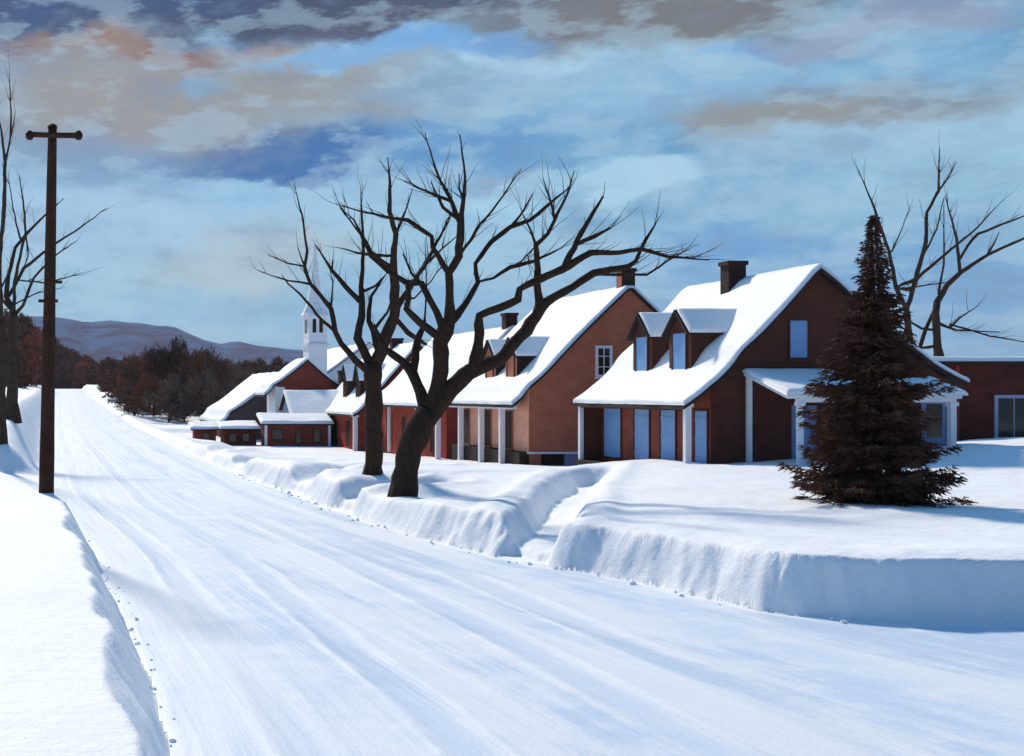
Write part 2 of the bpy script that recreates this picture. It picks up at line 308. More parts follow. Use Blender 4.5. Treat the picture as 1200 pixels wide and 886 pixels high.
def fields(x, y):
    x = np.asarray(x, float); y = np.asarray(y, float)
    Rp = sorted(RE); ys = [a for a, b in Rp]; xs = [b for a, b in Rp]
    XR = np.interp(y, ys, xs); XL = xl(y)
    dR = dpoly(x, y, [(b, a) for a, b in RE]); sR = np.where((x > XR) & (y > 17.75), dR, -dR)
    dL = XL - x
    sR = sR - .30 * np.abs(fbm(x * .55, y * .55, 3, 2)) + .08 + .10 * fbm(x * 1.7, y * 1.7, 8, 2) + .05 * fbm(x * 5, y * 5, 9)
    dLn = dL - .22 * np.abs(fbm(x * .5, y * .45, 5, 2)) + .05 + .06 * fbm(x * 1.6, y * 1.6, 15) + .04 * fbm(x * 4, y * 4, 2)
    zr = road_z(y)
    # inverse-distance yard heights
    num = 0; den = 0
    for (a, b, c_) in YARD:
        w_ = 1.0 / (((x - a) ** 2 + ((y - b)) ** 2) ** 2.0 + .8); num = num + w_ * c_; den = den + w_
    zy = num / den
    near = np.clip(1 - (y - 60) / 60, 0, 1)
    zy = zy + .10 * fbm(x * .28, y * .2, 21) * near + .05 * fbm(x * .8, y * .6, 4) * near + .012 * fbm(x * 3, y * 3, 6) * near
    zy = np.where(y > 120, zy + .3 * fbm(x * .08, y * .05, 8), zy)
    # ploughed bank: face .75 m deep, small crest on top
    t = sR / (np.interp(y, [18.5, 20, 30], [.30, .36, .42]) + .14 * vnoise(x * .4, y * .4, 31))
    crest = .10 * np.exp(-((sR - 1.0) / .7) ** 2) * (1 + vnoise(x * .5, y * .5, 12)) * np.clip(1 - (y - 45) / 80, .3, 1)
    base_y = zy
    zc = base_y + np.maximum(zr + np.interp(y, [20, 45, 70, 120], [.6, .55, .36, .3]) - base_y, 0) * np.exp(-np.maximum(sR - .8, 0) / np.interp(y, [30, 60], [1.4, .8])) + crest
    tc_ = np.clip(t, 0, 1); zR = zr + (zc - zr) * (.75 * tc_ ** .9 + .25 * sstep(t))
    face = np.exp(-((t - .5) / .38) ** 2) * np.clip(1 - y / 60, 0, 1)
    zR = zR + face * (.10 * fbm(x * 1.6, y * 1.6, 61) + .05 * fbm(x * 6, y * 6, 62, 3))
    for pts, dep, wd in PATHS:
        dp = dpoly(x, y, pts) + .1 * fbm(x * 1.5, y * 1.5, 14)
        rim = .08 * np.exp(-((dp - wd - .35) / .3) ** 2)
        zR = np.where(sR > -.2, np.maximum(zR - dep * (1 - sstep((dp - wd * .35) / (wd * .65))) , np.minimum(zR, zr + .02)) + rim * sstep(sR), zR)
    # left banks
    dA = np.minimum(dLn, 28.9 - y + .4 * vnoise(x * .7, y * 0, 2))
    hA = 1.07 + .07 * fbm(x * .25, y * .2, 41)
    zA = hA * np.clip(dA / (.58 + .2 * vnoise(y * .5, y * 0, 77)), 0, 1) ** .9
    hB = np.interp(y, [50, 54, 58, 62, 100, 160, 300, 420, 1100], [1.0, 1.25, 1.9, 2.3, 2.6, 2.9, 5.2, 6.2, 3]) + np.clip(dL - 3, 0, 60) * .10 + .2 * fbm(x * .12, y * .08, 44)
    wB = np.interp(y, [50, 100, 300], [1.5, 2.0, 3.0])
    dB = np.minimum(dLn, (y - 50.5) * .8)
    zB = zr + (hB - zr) * sstep(dB / wB)
    zop = zr + .12 * sstep(dL / 2)
    zL = np.maximum(np.maximum(np.where(dA > 0, zA, 0), np.where(dB > 0, zB, 0)), zop)
    onroad = (sR <= 0) & (dLn <= 0)
    z = np.where(dL > -.6, np.where(dLn > 0, zL, zr), zr)
    z = np.where(sR > 0, zR, z)
    # wheel ruts and ploughing ridges on the road
    tt = (x - XL) / np.maximum(np.interp(y, [0, 12, 18, 21, 25, 30, 41, 82, 160, 300, 1100], [13.5, 12.6, 11.0, 10.0, 8.9, 8.0, 7.4, 6.7, 6.4, 5.0, 4.5]) - XL, 1)
    dx = x - XL
    band = 0 * x
    for (x0_, wd_, k_) in ((1.35, .22, 1), (2.95, .22, 1), (5.0, .24, 1), (6.6, .24, 1), (8.2, .42, .8), (3.9, .10, .5), (9.7, .35, .7), (11.4, .3, .5)):
        cl = x0_ + .22 * vnoise(y * .11, y * 0 + x0_, 71) + .05 * vnoise(y * .6, y * 0 + x0_, 72)
        q = (dx - cl) / wd_
        br_ = np.clip(.75 + 1.3 * fbm(y * .09 + x0_ * 7, y * 0 + x0_, 73, 2), .1, 1)
        band = band + k_ * br_ * (np.exp(-q ** 4) - .45 * np.exp(-((np.abs(q) - 1.45) / .35) ** 2))
    fields.band = band
    rut = -.024 * band * np.clip(1 - y / 110, 0, 1) + .030 * fbm(tt * 9, y * .03, 51, 3) * np.clip(1 - y / 200, 0, 1) + .012 * fbm(x * .8, y * .4, 52)
    z = z + np.where(onroad, rut, 0)
    return z, sR, dLn, tt
def H(x, y): return float(fields(np.array([x]), np.array([y]))[0][0])
ur = np.concatenate([np.linspace(-1.6, -.12, 26)[:-1], np.linspace(-.12, .80, 600), np.linspace(.80, 2.6, 40)[1:]])
yr = [-6.0]
while yr[-1] < 900:
    y_ = yr[-1]; yr.append(y_ + (.5 if y_ < 7 else .2 if y_ < 14 else .09 if y_ < 17.6 else .035 if y_ < 19.4 else .09 if y_ < 32 else .14 if y_ < 60 else .35 if y_ < 150 else y_ * .012))
yr = np.array(yr)
U, Yg = np.meshgrid(ur, yr); Xg = U * (Yg + 8.5)
Zg, SR, DL, TT = fields(Xg, Yg); BAND = fields.band
def grid_mesh(name, mat, mask, dz, kind='structure'):
    ny, nx = Xg.shape; idx = np.arange(ny * nx).reshape(ny, nx)
    q = np.stack([idx[:-1, :-1], idx[:-1, 1:], idx[1:, 1:], idx[1:, :-1]], -1)[mask]
    used = np.unique(q); remap = np.full(ny * nx, -1); remap[used] = np.arange(len(used)); q = remap[q]
    co = np.stack([Xg.ravel()[used], Yg.ravel()[used], Zg.ravel()[used] + dz], -1)
    me = bpy.data.meshes.new(name); me.vertices.add(len(co)); me.vertices.foreach_set('co', co.ravel())
    me.loops.add(q.size); me.loops.foreach_set('vertex_index', q.ravel().astype(np.int32))
    me.polygons.add(len(q)); me.polygons.foreach_set('loop_start', np.arange(0, q.size, 4, dtype=np.int32)); me.polygons.foreach_set('loop_total', np.full(len(q), 4, np.int32))
    me.update(calc_edges=True); me.polygons.foreach_set('use_smooth', [True] * len(q))
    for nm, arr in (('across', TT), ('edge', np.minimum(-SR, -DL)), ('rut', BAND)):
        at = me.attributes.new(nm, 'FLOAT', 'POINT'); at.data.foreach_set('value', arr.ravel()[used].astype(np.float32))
    me.materials.append(mat); o = bpy.data.objects.new(name, me); COL.objects.link(o); o['kind'] = kind
    return o
def m_road():
    m, gg, bs = newmat('packed_snow'); p = objco(gg); sp = gg.n('ShaderNodeSeparateXYZ'); gg.put(sp.inputs[0], p)
    at = gg.n('ShaderNodeAttribute', attribute_name='across').outputs['Fac']; ed = gg.n('ShaderNodeAttribute', attribute_name='edge').outputs['Fac']
    cx = gg.n('ShaderNodeCombineXYZ'); gg.put(cx.inputs[0], gg.m('MULTIPLY', at, 10.0)); gg.put(cx.inputs[1], gg.m('MULTIPLY', sp.outputs[1], .10))
    s1 = gg.noise(cx.outputs[0], .9, 6, .6, .25); 
    cy = gg.n('ShaderNodeCombineXYZ'); gg.put(cy.inputs[0], gg.m('MULTIPLY', at, 42.0)); gg.put(cy.inputs[1], gg.m('MULTIPLY', sp.outputs[1], .16)); cy.inputs[2].default_value = 4
    s2 = gg.noise(cy.outputs[0], 1.0, 5, .6, .2)
    n = gg.noise(p, 1.2, 6, .6); n3 = gg.noise(p, 18, 5, .65)
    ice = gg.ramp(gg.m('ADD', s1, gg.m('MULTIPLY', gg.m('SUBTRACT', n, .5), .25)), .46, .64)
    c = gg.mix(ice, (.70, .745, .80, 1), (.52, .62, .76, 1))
    c = gg.mix(gg.m('MULTIPLY', gg.ramp(s2, .52, .72), .55), c, (.80, .81, .83, 1))
    c = gg.mix(gg.m('MULTIPLY', gg.ramp(s2, .46, .30), .4), c, (.55, .62, .72, 1))
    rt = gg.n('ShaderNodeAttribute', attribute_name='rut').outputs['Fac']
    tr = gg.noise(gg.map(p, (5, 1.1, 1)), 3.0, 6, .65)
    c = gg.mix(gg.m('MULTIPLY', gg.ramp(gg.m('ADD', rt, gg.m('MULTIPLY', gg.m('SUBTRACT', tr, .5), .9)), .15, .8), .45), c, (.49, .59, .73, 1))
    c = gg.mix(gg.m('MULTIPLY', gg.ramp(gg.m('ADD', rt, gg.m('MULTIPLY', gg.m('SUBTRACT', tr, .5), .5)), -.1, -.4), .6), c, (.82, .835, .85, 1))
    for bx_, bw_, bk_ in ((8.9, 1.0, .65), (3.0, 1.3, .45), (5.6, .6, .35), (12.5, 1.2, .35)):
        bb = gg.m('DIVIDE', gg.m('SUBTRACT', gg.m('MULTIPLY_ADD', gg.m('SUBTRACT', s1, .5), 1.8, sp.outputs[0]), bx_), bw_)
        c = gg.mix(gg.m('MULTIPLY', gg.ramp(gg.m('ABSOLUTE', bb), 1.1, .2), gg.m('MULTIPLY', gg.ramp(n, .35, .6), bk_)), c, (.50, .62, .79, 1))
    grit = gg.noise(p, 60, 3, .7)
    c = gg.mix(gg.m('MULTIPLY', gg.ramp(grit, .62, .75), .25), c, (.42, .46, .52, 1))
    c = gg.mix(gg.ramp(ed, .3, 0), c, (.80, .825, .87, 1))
    gg.put(bs.inputs['Base Color'], c); gg.put(bs.inputs['Roughness'], gg.m('SUBTRACT', .68, gg.m('MULTIPLY', ice, .18))); bs.inputs['Specular IOR Level'].default_value = .3
    bump(gg, bs, gg.m('ADD', gg.m('MULTIPLY', s2, .9), gg.m('ADD', gg.m('MULTIPLY', s1, .8), gg.m('ADD', gg.m('MULTIPLY', n3, .25), gg.m('MULTIPLY', n, .5)))), .45, .07)
    return m
ED = np.minimum(-SR, -DL); edc = .25 * (ED[:-1, :-1] + ED[:-1, 1:] + ED[1:, 1:] + ED[1:, :-1])
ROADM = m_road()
grid_mesh('snow_ground', SNOW, edc <= .02, 0.0)
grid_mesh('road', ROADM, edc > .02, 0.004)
mb = MB(); mb.add([(-3800, -50, -2.4), (4800, -50, -2.4), (4800, 4000, -2.4), (-3800, 4000, -2.4)], [(0, 1, 2, 3)])
tag(mb.build('far_ground', SNOW), kind='structure')

# ------------------------------------------------------------------ broken lumps of ploughed snow
def clods():
    rnd = random.Random(6); m = MB(); xs_ = [(b, a) for a, b in RE if b < 31 and a < 75]
    phi = (1 + 5 ** .5) / 2
    ico = [Vector(v).normalized() for v in ((-1, phi, 0), (1, phi, 0), (-1, -phi, 0), (1, -phi, 0), (0, -1, phi), (0, 1, phi), (0, -1, -phi), (0, 1, -phi), (phi, 0, -1), (phi, 0, 1), (-phi, 0, -1), (-phi, 0, 1))]
    icf = [(0, 11, 5), (0, 5, 1), (0, 1, 7), (0, 7, 10), (0, 10, 11), (1, 5, 9), (5, 11, 4), (11, 10, 2), (10, 7, 6), (7, 1, 8), (3, 9, 4), (3, 4, 2), (3, 2, 6), (3, 6, 8), (3, 8, 9), (4, 9, 5), (2, 4, 11), (6, 2, 10), (8, 6, 7), (9, 8, 1)]
    P2 = []
    for _ in range(2200):
        k = rnd.randrange(len(xs_) - 1); (ax, ay), (bx, by) = xs_[k], xs_[k + 1]
        L = math.hypot(bx - ax, by - ay)
        if rnd.random() > L / 6: continue
        f = rnd.random(); x, y = ax + (bx - ax) * f, ay + (by - ay) * f; nx_, ny_ = -(by - ay) / L, (bx - ax) / L
        if nx_ > 0: nx_, ny_ = -nx_, -ny_
        if abs(nx_) < .3: nx_, ny_ = 0, -1
        d = rnd.uniform(-.4, .5)
        P2.append((x + nx_ * d * 1.6 + rnd.uniform(-.2, .2), y + ny_ * d * 1.6, rnd.uniform(.012, .05) if rnd.random() < .9 else rnd.uniform(.05, .09)))
    Sg = fields(np.array([q[0] for q in P2]), np.array([q[1] for q in P2]))[1]
    P2 = [q for q, t_ in zip(P2, Sg) if -.45 < t_ < .0 and rnd.random() < math.exp(t_ / .22)]
    for _ in range(60):
        y = rnd.uniform(9, 29); P2.append((float(xl(y)) + abs(rnd.gauss(0, .15)) - .02, y, rnd.uniform(.01, .035)))
    for x, y, r_ in P2:
        z = H(x, y); b = len(m.v); rot = Matrix.Rotation(rnd.uniform(0, 6), 3, 'Z') @ Matrix.Rotation(rnd.uniform(0, 6), 3, 'X')
        sc = (rnd.uniform(.7, 1.4), rnd.uniform(.7, 1.4), rnd.uniform(.6, 1.0))
        m.add([Vector((x, y, z + r_ * .3)) + rot @ Vector((v.x * sc[0], v.y * sc[1], v.z * sc[2])) * r_ * rnd.uniform(.75, 1.15) for v in ico], icf)
    tag(m.build('snow_clods', SNOW, None), 'broken lumps of ploughed snow along the road edges', 'snow lumps', kind='stuff')
clods()
# ------------------------------------------------------------------ snow slabs
def edge_samples(L, n, t):
    e = [0, t * .12, t * .4, t * .9]
    mid = list(np.linspace(t * 1.5, L - t * 1.5, max(2, n)))
    return np.array(e + mid + [L - x for x in reversed(e)]) / L
def snow_surface(fn, Lu, Lv, t, name, parent, nu=24, nv=24, mat=None, seed=0, rag=.0):
    us = edge_samples(Lu, nu, t); vs = edge_samples(Lv, nv, t)
    A = []; B = []; rnd = seed * 3.7
    for i, u in enumerate(us):
        for j, v in enumerate(vs):
            p, n = fn(u, v); p = Vector(p); n = Vector(n)
            d = min(u * Lu, (1 - u) * Lu, v * Lv, (1 - v) * Lv)
            q = min(d / t, 1); h = t * math.sqrt(max(0, 1 - (1 - q) ** 2))
            nz = float(fbm(np.array([u * Lu * .7 + rnd]), np.array([v * Lv * .7 - rnd]), 5, 3)[0])
            h *= 1 + .35 * nz
            off = Vector((0, 0, 0))
            if rag:
                nn = float(fbm(np.array([u * Lu * 1.3 + rnd + 50]), np.array([v * Lv * 1.3]), 7, 3)[0]) * rag
                if u < .5: off += n.cross(Vector((0, 1, 0))) * 0
                cu, _ = fn(.5, v); dirc = (p - Vector(cu)); dirc.z = 0
                if u in (us[0], us[-1]) or min(u, 1 - u) * Lu < t: off += dirc.normalized() * nn if dirc.length > .01 else Vector()
            A.append(p + n * h + off); B.append(p + off)
    nU, nV = len(us), len(vs); m = MB(); fs = []; N = nU * nV
    for i in range(nU - 1):
        for j in range(nV - 1):
            a = i * nV + j; fs.append((a, a + nV, a + nV + 1, a + 1)); fs.append((a + N, a + N + 1, a + N + nV + 1, a + N + nV))
    ring = [j for j in range(nV)] + [i * nV + nV - 1 for i in range(1, nU)] + [(nU - 1) * nV + j for j in range(nV - 2, -1, -1)] + [i * nV for i in range(nU - 2, 0, -1)]
    for k in range(len(ring)):
        a, b = ring[k], ring[(k + 1) % len(ring)]; fs.append((a, b, b + N, a + N))
    m.add(A + B, fs)
    o = m.build(name, mat or SNOW_ROOF, parent, smooth=True)
    return o
def quad_fn(c00, c10, c11, c01):
    c00, c10, c11, c01 = map(Vector, (c00, c10, c11, c01)); n = (c10 - c00).cross(c01 - c00).normalized()
    if n.z < 0: n = -n
    def fn(u, v): return (c00 * (1 - u) * (1 - v) + c10 * u * (1 - v) + c11 * u * v + c01 * (1 - u) * v), n
    return fn, (c10 - c00).length, (c01 - c00).length
def snow_quad(cs, t, name, parent, nu=10, nv=10, seed=0):
    fn, a, b = quad_fn(*cs); return snow_surface(fn, a, b, t, name, parent, nu, nv, seed=seed)
def profile_fn(prof, y0, y1):
    pr = []                                            # smooth the bell-cast profile a little, keep the ridge
    P_ = [Vector((x, 0, z)) for x, z in prof]; L = [0]
    for a, b in zip(P_[:-1], P_[1:]): L.append(L[-1] + (b - a).length)
    T = L[-1]
    def fn(u, v):
        s = u * T; k = 0
        while k < len(L) - 2 and s > L[k + 1]: k += 1
        f = (s - L[k]) / (L[k + 1] - L[k]); p = P_[k].lerp(P_[k + 1], f)
        def nr(i):
            i = max(0, min(i, len(P_) - 2)); d = P_[i + 1] - P_[i]; return Vector((-d.z, 0, d.x)).normalized()
        n = nr(k)
        n = nr(k - 1).lerp(n, .5 + f) if f < .5 else n.lerp(nr(k + 1), f - .5)
        n.normalize(); return Vector((p.x, y0 + (y1 - y0) * v, p.z)), n
    return fn, T
def prof_z(prof, x):
    return float(np.interp(x, [a for a, b in prof], [b for a, b in prof]))
def densify(prof):                                      # round the flared eaves
    out_ = [prof[0]]
    for a, b in zip(prof[:-1], prof[1:]):
        for k in range(1, 5): out_.append((a[0] + (b[0] - a[0]) * k / 4, a[1] + (b[1] - a[1]) * k / 4))
    apex = max(range(len(out_)), key=lambda i: out_[i][1])
    for _ in range(3):
        o2 = list(out_)
        for i in range(1, len(out_) - 1):
            if i == apex: continue
            o2[i] = (out_[i][0], .25 * out_[i - 1][1] + .5 * out_[i][1] + .25 * out_[i + 1][1])
        out_ = o2
    return out_

# ------------------------------------------------------------------ house builder
class House:
    def __init__(s, name, label, cat, x0, x1, y0, y1, zb, prof, wall, snow_t=.2, over=.28, front=None, group=None, gable=None, roofmat=None):
        s.prof = densify(prof); s.x0, s.x1, s.y0, s.y1, s.zb = x0, x1, y0, y1, zb
        s.root = thing(name, ((x0 + x1) / 2, (y0 + y1) / 2, zb), label, cat, group)
        inner = [(x, z - .1) for x, z in s.prof if x0 < x < x1]
        poly = [(x0, zb), (x1, zb), (x1, prof_z(s.prof, x1) - .1)] + inner[::-1] + [(x0, prof_z(s.prof, x0) - .1)]
        MB().prism_y(poly, y0, y1).build('wall', wall, s.root)
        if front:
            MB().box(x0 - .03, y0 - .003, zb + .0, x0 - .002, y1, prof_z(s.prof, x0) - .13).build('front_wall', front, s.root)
        lo = [(x, z - .14) for x, z in s.prof]
        s.roof = MB().prism_y(lo + s.prof[::-1], y0 - over, y1 + over).build('roof', roofmat or DECK, s.root)
        fn, T = profile_fn([(x, z + .005) for x, z in s.prof], y0 - over - .05, y1 + over + .05)
        snow_surface(fn, T, y1 - y0 + 2 * over + .1, snow_t, 'roof_snow', s.root, 44, 26, seed=len(bpy.data.objects), rag=.09)
        s.T = T; s.over = over
    def opening(s, side, a0, a1, z0, z1, name='window', frame=None, pane=None, fw=.09, mull=True, off=None, parent=None, sill=True, dep=.05):
        """side 'y' = in the gable facing -Y (a = x), 'x' = in the street front facing -X (a = y)"""
        frame = frame or W_WHITE; pane = pane or GLASS; par = parent or s.root
        base = off if off is not None else (s.y0 if side == 'y' else s.x0 - .03)
        def bx(m, a, b, c_, d, d0, d1):
            if side == 'y': m.box(a, base - d1, c_, b, base - d0, d)
            else: m.box(base - d1, a, c_, base - d0, b, d)
        m = MB(); bx(m, a0, a0 + fw, z0, z1, .002, dep); bx(m, a1 - fw, a1, z0, z1, .002, dep); bx(m, a0 + fw, a1 - fw, z1 - fw, z1, .002, dep); bx(m, a0 + fw, a1 - fw, z0, z0 + fw, .002, dep)
        if mull:
            am = (a0 + a1) / 2; bx(m, am - .022, am + .022, z0 + fw, z1 - fw, .004, dep - .015)
            nh = max(1, int((z1 - z0) / .55))
            for k in range(1, nh + 1):
                zz = z0 + (z1 - z0) * k / (nh + 1); bx(m, a0 + fw, am - .022, zz - .018, zz + .018, .004, dep - .017); bx(m, am + .022, a1 - fw, zz - .018, zz + .018, .004, dep - .017)
        if name == 'window':
            wo = m.build('window', frame, par)
            m2 = MB(); bx(m2, a0 + fw, a1 - fw, z0 + fw, z1 - fw, .002, .02); m2.build('pane', pane, wo) if par == s.root else m2.build('pane', pane, par)
            if sill:
                m3 = MB(); bx(m3, a0 - .05, a1 + .05, z0 - .06, z0 - .002, .002, dep + .05); m3.build('sill', frame, wo if par == s.root else par)
        else:
            m2 = MB(); bx(m2, a0 + fw, a1 - fw, z0 + .01, z1 - fw, .002, .022); 
            if pane is W_BLUE:
                for zz in (z0 + .35, (z0 + z1) / 2, z1 - .35): bx(m2, a0 + fw + .02, a1 - fw - .02, zz - .05, zz + .05, .024, .04)
            wo = m2.build(name, pane, par); m.build('frame', frame, wo if par == s.root else par)
        return wo
    def chimney(s, x, y, wx, wy, z0, z1, mat=CHIM, side=None):
        c = MB().box(x - wx / 2, y - wy / 2, z0, x + wx / 2, y + wy / 2, z1 - .16).build('chimney', mat, s.root)
        MB().box(x - wx / 2 - .06, y - wy / 2 - .06, z1 - .157, x + wx / 2 + .06, y + wy / 2 + .06, z1).build('chimney_cap', mat, c)
        if side: MB().box(x - wx / 2 - .012, y - wy / 2 + .01, z0, x - wx / 2 - .003, y + wy / 2 - .01, z1 - .17).build('chimney_face', side, c)
        snow_quad([(x - wx / 2 + .08, y - wy / 2 + .08, z1 + .002), (x + wx / 2 - .08, y - wy / 2 + .08, z1 + .002), (x + wx / 2 - .08, y + wy / 2 - .08, z1 + .002), (x - wx / 2 + .08, y + wy / 2 - .08, z1 + .002)], .05, 'chimney_snow', c, 3, 3) if False else None
    def dormer(s, y0, y1, xf, z0, ze, za, mat, face=None, pane=None, win=True, snow_t=.13, depth_apex=None):
        ym = (y0 + y1) / 2
        xb = float(np.interp(za, [b for a, b in s.prof[:np.argmax([q[1] for q in s.prof]) + 1]], [a for a, b in s.prof[:np.argmax([q[1] for q in s.prof]) + 1]])) + .25
        poly = [(y0, z0 - .25), (y1, z0 - .25), (y1, ze), (ym, za), (y0, ze)]
        d = MB().prism_x(poly, xf, xb).build('dormer', mat, s.root)
        if face:
            MB().prism_x([(y0 + .01, z0), (y1 - .01, z0), (y1 - .01, ze), (ym, za - .03), (y0 + .01, ze)], xf - .014, xf - .002).build('dormer_face', face, d)
        o = .16; dz = o * (za - ze) / (ym - y0)
        # roof planes with overhang, then snow on both
        for (ya, sgn) in ((y0 - o, -1), (y1 + o, 1)):
            pl = [(ya, ze - dz + .02), (ym, za + .02), (ym, za + .09), (ya, ze - dz + .09)]
            if sgn > 0: pl = pl[::-1]
            MB().prism_x(pl, xf - .22, xb).build('dormer_roof', DECK, d)
            snow_quad([(xf - .12, ya, ze - dz + .095), (xb + .2, ya, ze - dz + .095), (xb + .2, ym, za + .095), (xf - .12, ym, za + .095)], snow_t, 'dormer_snow', d, 8, 6, seed=int(ya * 10))
        if win:
            w_ = (y1 - y0); s.opening('x', y0 + w_ * .16, y1 - w_ * .16, z0 + .06, ze + .02, 'window', mat, pane or GLASS, fw=.06, off=xf - (.016 if face else 0), parent=d, sill=False, mull=False)
        return d
    def post(s, x, y, z0, z1, r=.09, mat=None, cap=True, name='porch_post'):
        m = MB().box(x - r, y - r, z0, x + r, y + r, z1)
        if cap: m.box(x - r * 1.5, y - r * 1.5, z1 - .12, x + r * 1.5, y + r * 1.5, z1 + .0)
        return m.build(name, mat or W_WHITE, s.root)

# ---- house A : dark cottage beside the spruce
profA = [(21.05, 2.86), (21.85, 3.42), (23.0, 4.5), (25.7, 7.6), (26.9, 6.65), (29.2, 4.45), (30.75, 3.65)]
A = House('cottage', 'dark brown wooden cottage with dormer windows coloured like sky reflections and a veranda, behind the spruce', 'house', 22.1, 30.3, 44, 53, .3, profA, W_DARK, .14, .25, front=W_FRONT)
for (a, b) in ((44.1, 45.1), (46.4, 47.7), (48.5, 49.9), (51.0, 52.75)):
    dd = A.opening('x', a, b, .62, 2.72, 'door', W_DARK2, W_BLUE, fw=.07, mull=False)
A.root['category'] = 'house'
for y_ in (43.95, 53.0): A.post(21.25, y_, .3, 2.92, .1)
MB().box(21.3, 52.9, .4, 22.06, 53.05, 3.0).build('side_screen', W_DARK, A.root)
MB().box(21.0, 43.9, .35, 22.06, 53.1, .52).build('porch_floor', DARKWOOD, A.root)
MB().box(21.16, 44.2, 2.68, 21.34, 52.9, 2.82).build('porch_beam', W_DARK, A.root)
A.opening('y', 24.75, 25.45, 4.45, 5.82, 'window', W_DARK, W_BLUE, fw=.05, mull=False, sill=True)
A.dormer(46.1, 47.75, 22.42, 3.9, 5.5, 6.25, W_DARK, pane=W_BLUE); A.dormer(49.2, 50.8, 22.42, 3.9, 5.5, 6.3, W_DARK, pane=W_BLUE)
A.chimney(25.4, 48.9, .66, .62, 6.7, 8.3)
MB().box(22.06, 43.94, .3, 22.24, 43.99, 3.35).build('corner_board', W_DARK2, A.root)
# veranda against the gable
ver = MB(); ver.prism_x([(43.97, 3.98), (41.3, 3.2), (41.3, 3.1), (43.97, 3.88)][::-1], 23.2, 28.85)
vr = ver.build('veranda_roof', W_WHITE, A.root)
snow_quad([(23.1, 41.15, 3.2), (28.95, 41.15, 3.2), (28.95, 43.93, 4.02), (23.1, 43.93, 4.02)], .18, 'veranda_snow', vr, 20, 10, seed=4)
MB().box(23.6, 41.42, 2.98, 28.75, 41.56, 3.097).build('veranda_beam', W_WHITE, A.root)
A.post(23.32, 43.85, .5, 3.9, .075, cap=False); A.post(23.72, 41.5, .5, 2.98, .08); A.post(28.65, 41.5, .8, 2.98, .09)
A.opening('y', 24.85, 25.7, 1.0, 2.85, 'door', W_BLUEGREY, W_BLUE, fw=.08, mull=False)
dr = A.opening('y', 29.3, 30.22, 1.2, 3.15, 'door', W_BLUEGREY, W_BLUEGREY, fw=.07, mull=False)
MB().box(29.5, 43.95, 1.75, 30.02, 43.975, 2.9).build('door_glass', GLASS, dr)
MB().box(28.7, 43.97, .8, 29.2, 43.995, 3.6).build('wall_panel', W_DARK2, A.root)
# ---- flat roofed building on the right
Ft = thing('flat_roofed_house', (42, 56, 1.2), 'long dark red house with a flat snowy roof, right of the cottage', 'house')
MB().box(33.2, 52, .8, 58, 61, 4.42).build('wall', W_DARK2, Ft)
fr = MB().box(33.0, 51.75, 4.423, 58.3, 61.2, 4.56).build('roof', DECK, Ft)
snow_quad([(32.9, 51.65, 4.563), (58.4, 51.65, 4.563), (58.4, 61.3, 4.563), (32.9, 61.3, 4.563)], .2, 'roof_snow', fr, 40, 12, seed=8)
MB().box(35.3, 51.96, .8, 35.6, 51.997, 4.4).build('corner_board', W_RED, Ft)
MB().box(36.0, 51.96, .8, 36.18, 51.997, 4.4).build('corner_board', W_RED, Ft)
class _S: pass
def flat_window(x0, x1, z0, z1):
    m = MB(); y = 52; f = .13
    for q in ((x0, x0 + f, z0, z1), (x1 - f, x1, z0, z1), (x0 + f, x1 - f, z1 - f, z1), (x0 + f, x1 - f, z0, z0 + f)): m.box(q[0], y - .07, q[2], q[1], y - .002, q[3])
    m.box((x0 + x1) / 2 - .02, y - .04, z0 + f, (x0 + x1) / 2 + .02, y - .004, z1 - f)
    w_ = m.build('window', W_LILAC, Ft); MB().box(x0 + f, y - .02, z0 + f, x1 - f, y - .002, z1 - f).build('pane', GLASS, w_)
flat_window(37.6, 39.2, 1.35, 3.2); flat_window(41.5, 43.1, 1.35, 3.2); flat_window(46, 47.6, 1.35, 3.2)

# ---- house B : warm brick house
profB = [(20.75, 2.72), (21.5, 3.3), (23.9, 6.0), (26.3, 8.3), (28.7, 6.0), (31.1, 3.3), (31.9, 2.8)]
B = House('brick_house', 'salmon brick house with a white framed gable window, left of the dark cottage', 'house', 21.6, 31, 60, 70.6, .5, profB, W_BRICK, .15, .15, front=W_SALMON_LIT)
MB().box(21.75, 60.2, -.6, 30.8, 70.4, .497).build('foundation_shade', DARKWOOD, B.root)  # dark box behind the piers, coloured as the shaded crawlspace
for x_ in (21.62, 23.3, 25.2, 27.5): MB().box(x_, 60.02, -.6, x_ + .55, 60.19, .42).build('foundation_pier', CHIM_L if x_ < 22 else W_BLUEGREY, B.root)
MB().box(21.5, 59.93, .42, 31.1, 59.997, .52).build('sill_board', W_WHITE, B.root)
MB().box(21.15, 60.03, -.7, 21.565, 70.6, .47).build('porch_floor', DARKWOOD, B.root)  # solid dark box: crawlspace shade below the floor put into colour
for (a, b) in ((62.05, 63.3), (65.2, 66.5), (68.7, 70.0)): B.opening('x', a, b, .5, 2.45, 'door', CHIM_L, DARKWOOD, fw=.06, mull=False)
for y_ in (62.0, 65.1, 68.5): B.post(21.0, y_, -.3, 2.72, .12)
MB().box(20.9, 60.2, 2.5, 21.1, 70.5, 2.66).build('porch_beam', W_WHITE, B.root)
B.opening('y', 24.7, 25.5, 4.0, 5.5, 'window', W_WHITE, GLASS, fw=.13)
B.dormer(62.6, 64.2, 21.95, 3.85, 5.15, 5.95, DARKWOOD, face=W_BRICK, pane=W_BRICK); B.dormer(65.7, 67.4, 21.95, 3.85, 5.15, 5.95, DARKWOOD, face=W_BRICK, pane=W_BRICK)
B.chimney(26.35, 60.5, .62, .6, 7.6, 9.15, side=CHIM_L)

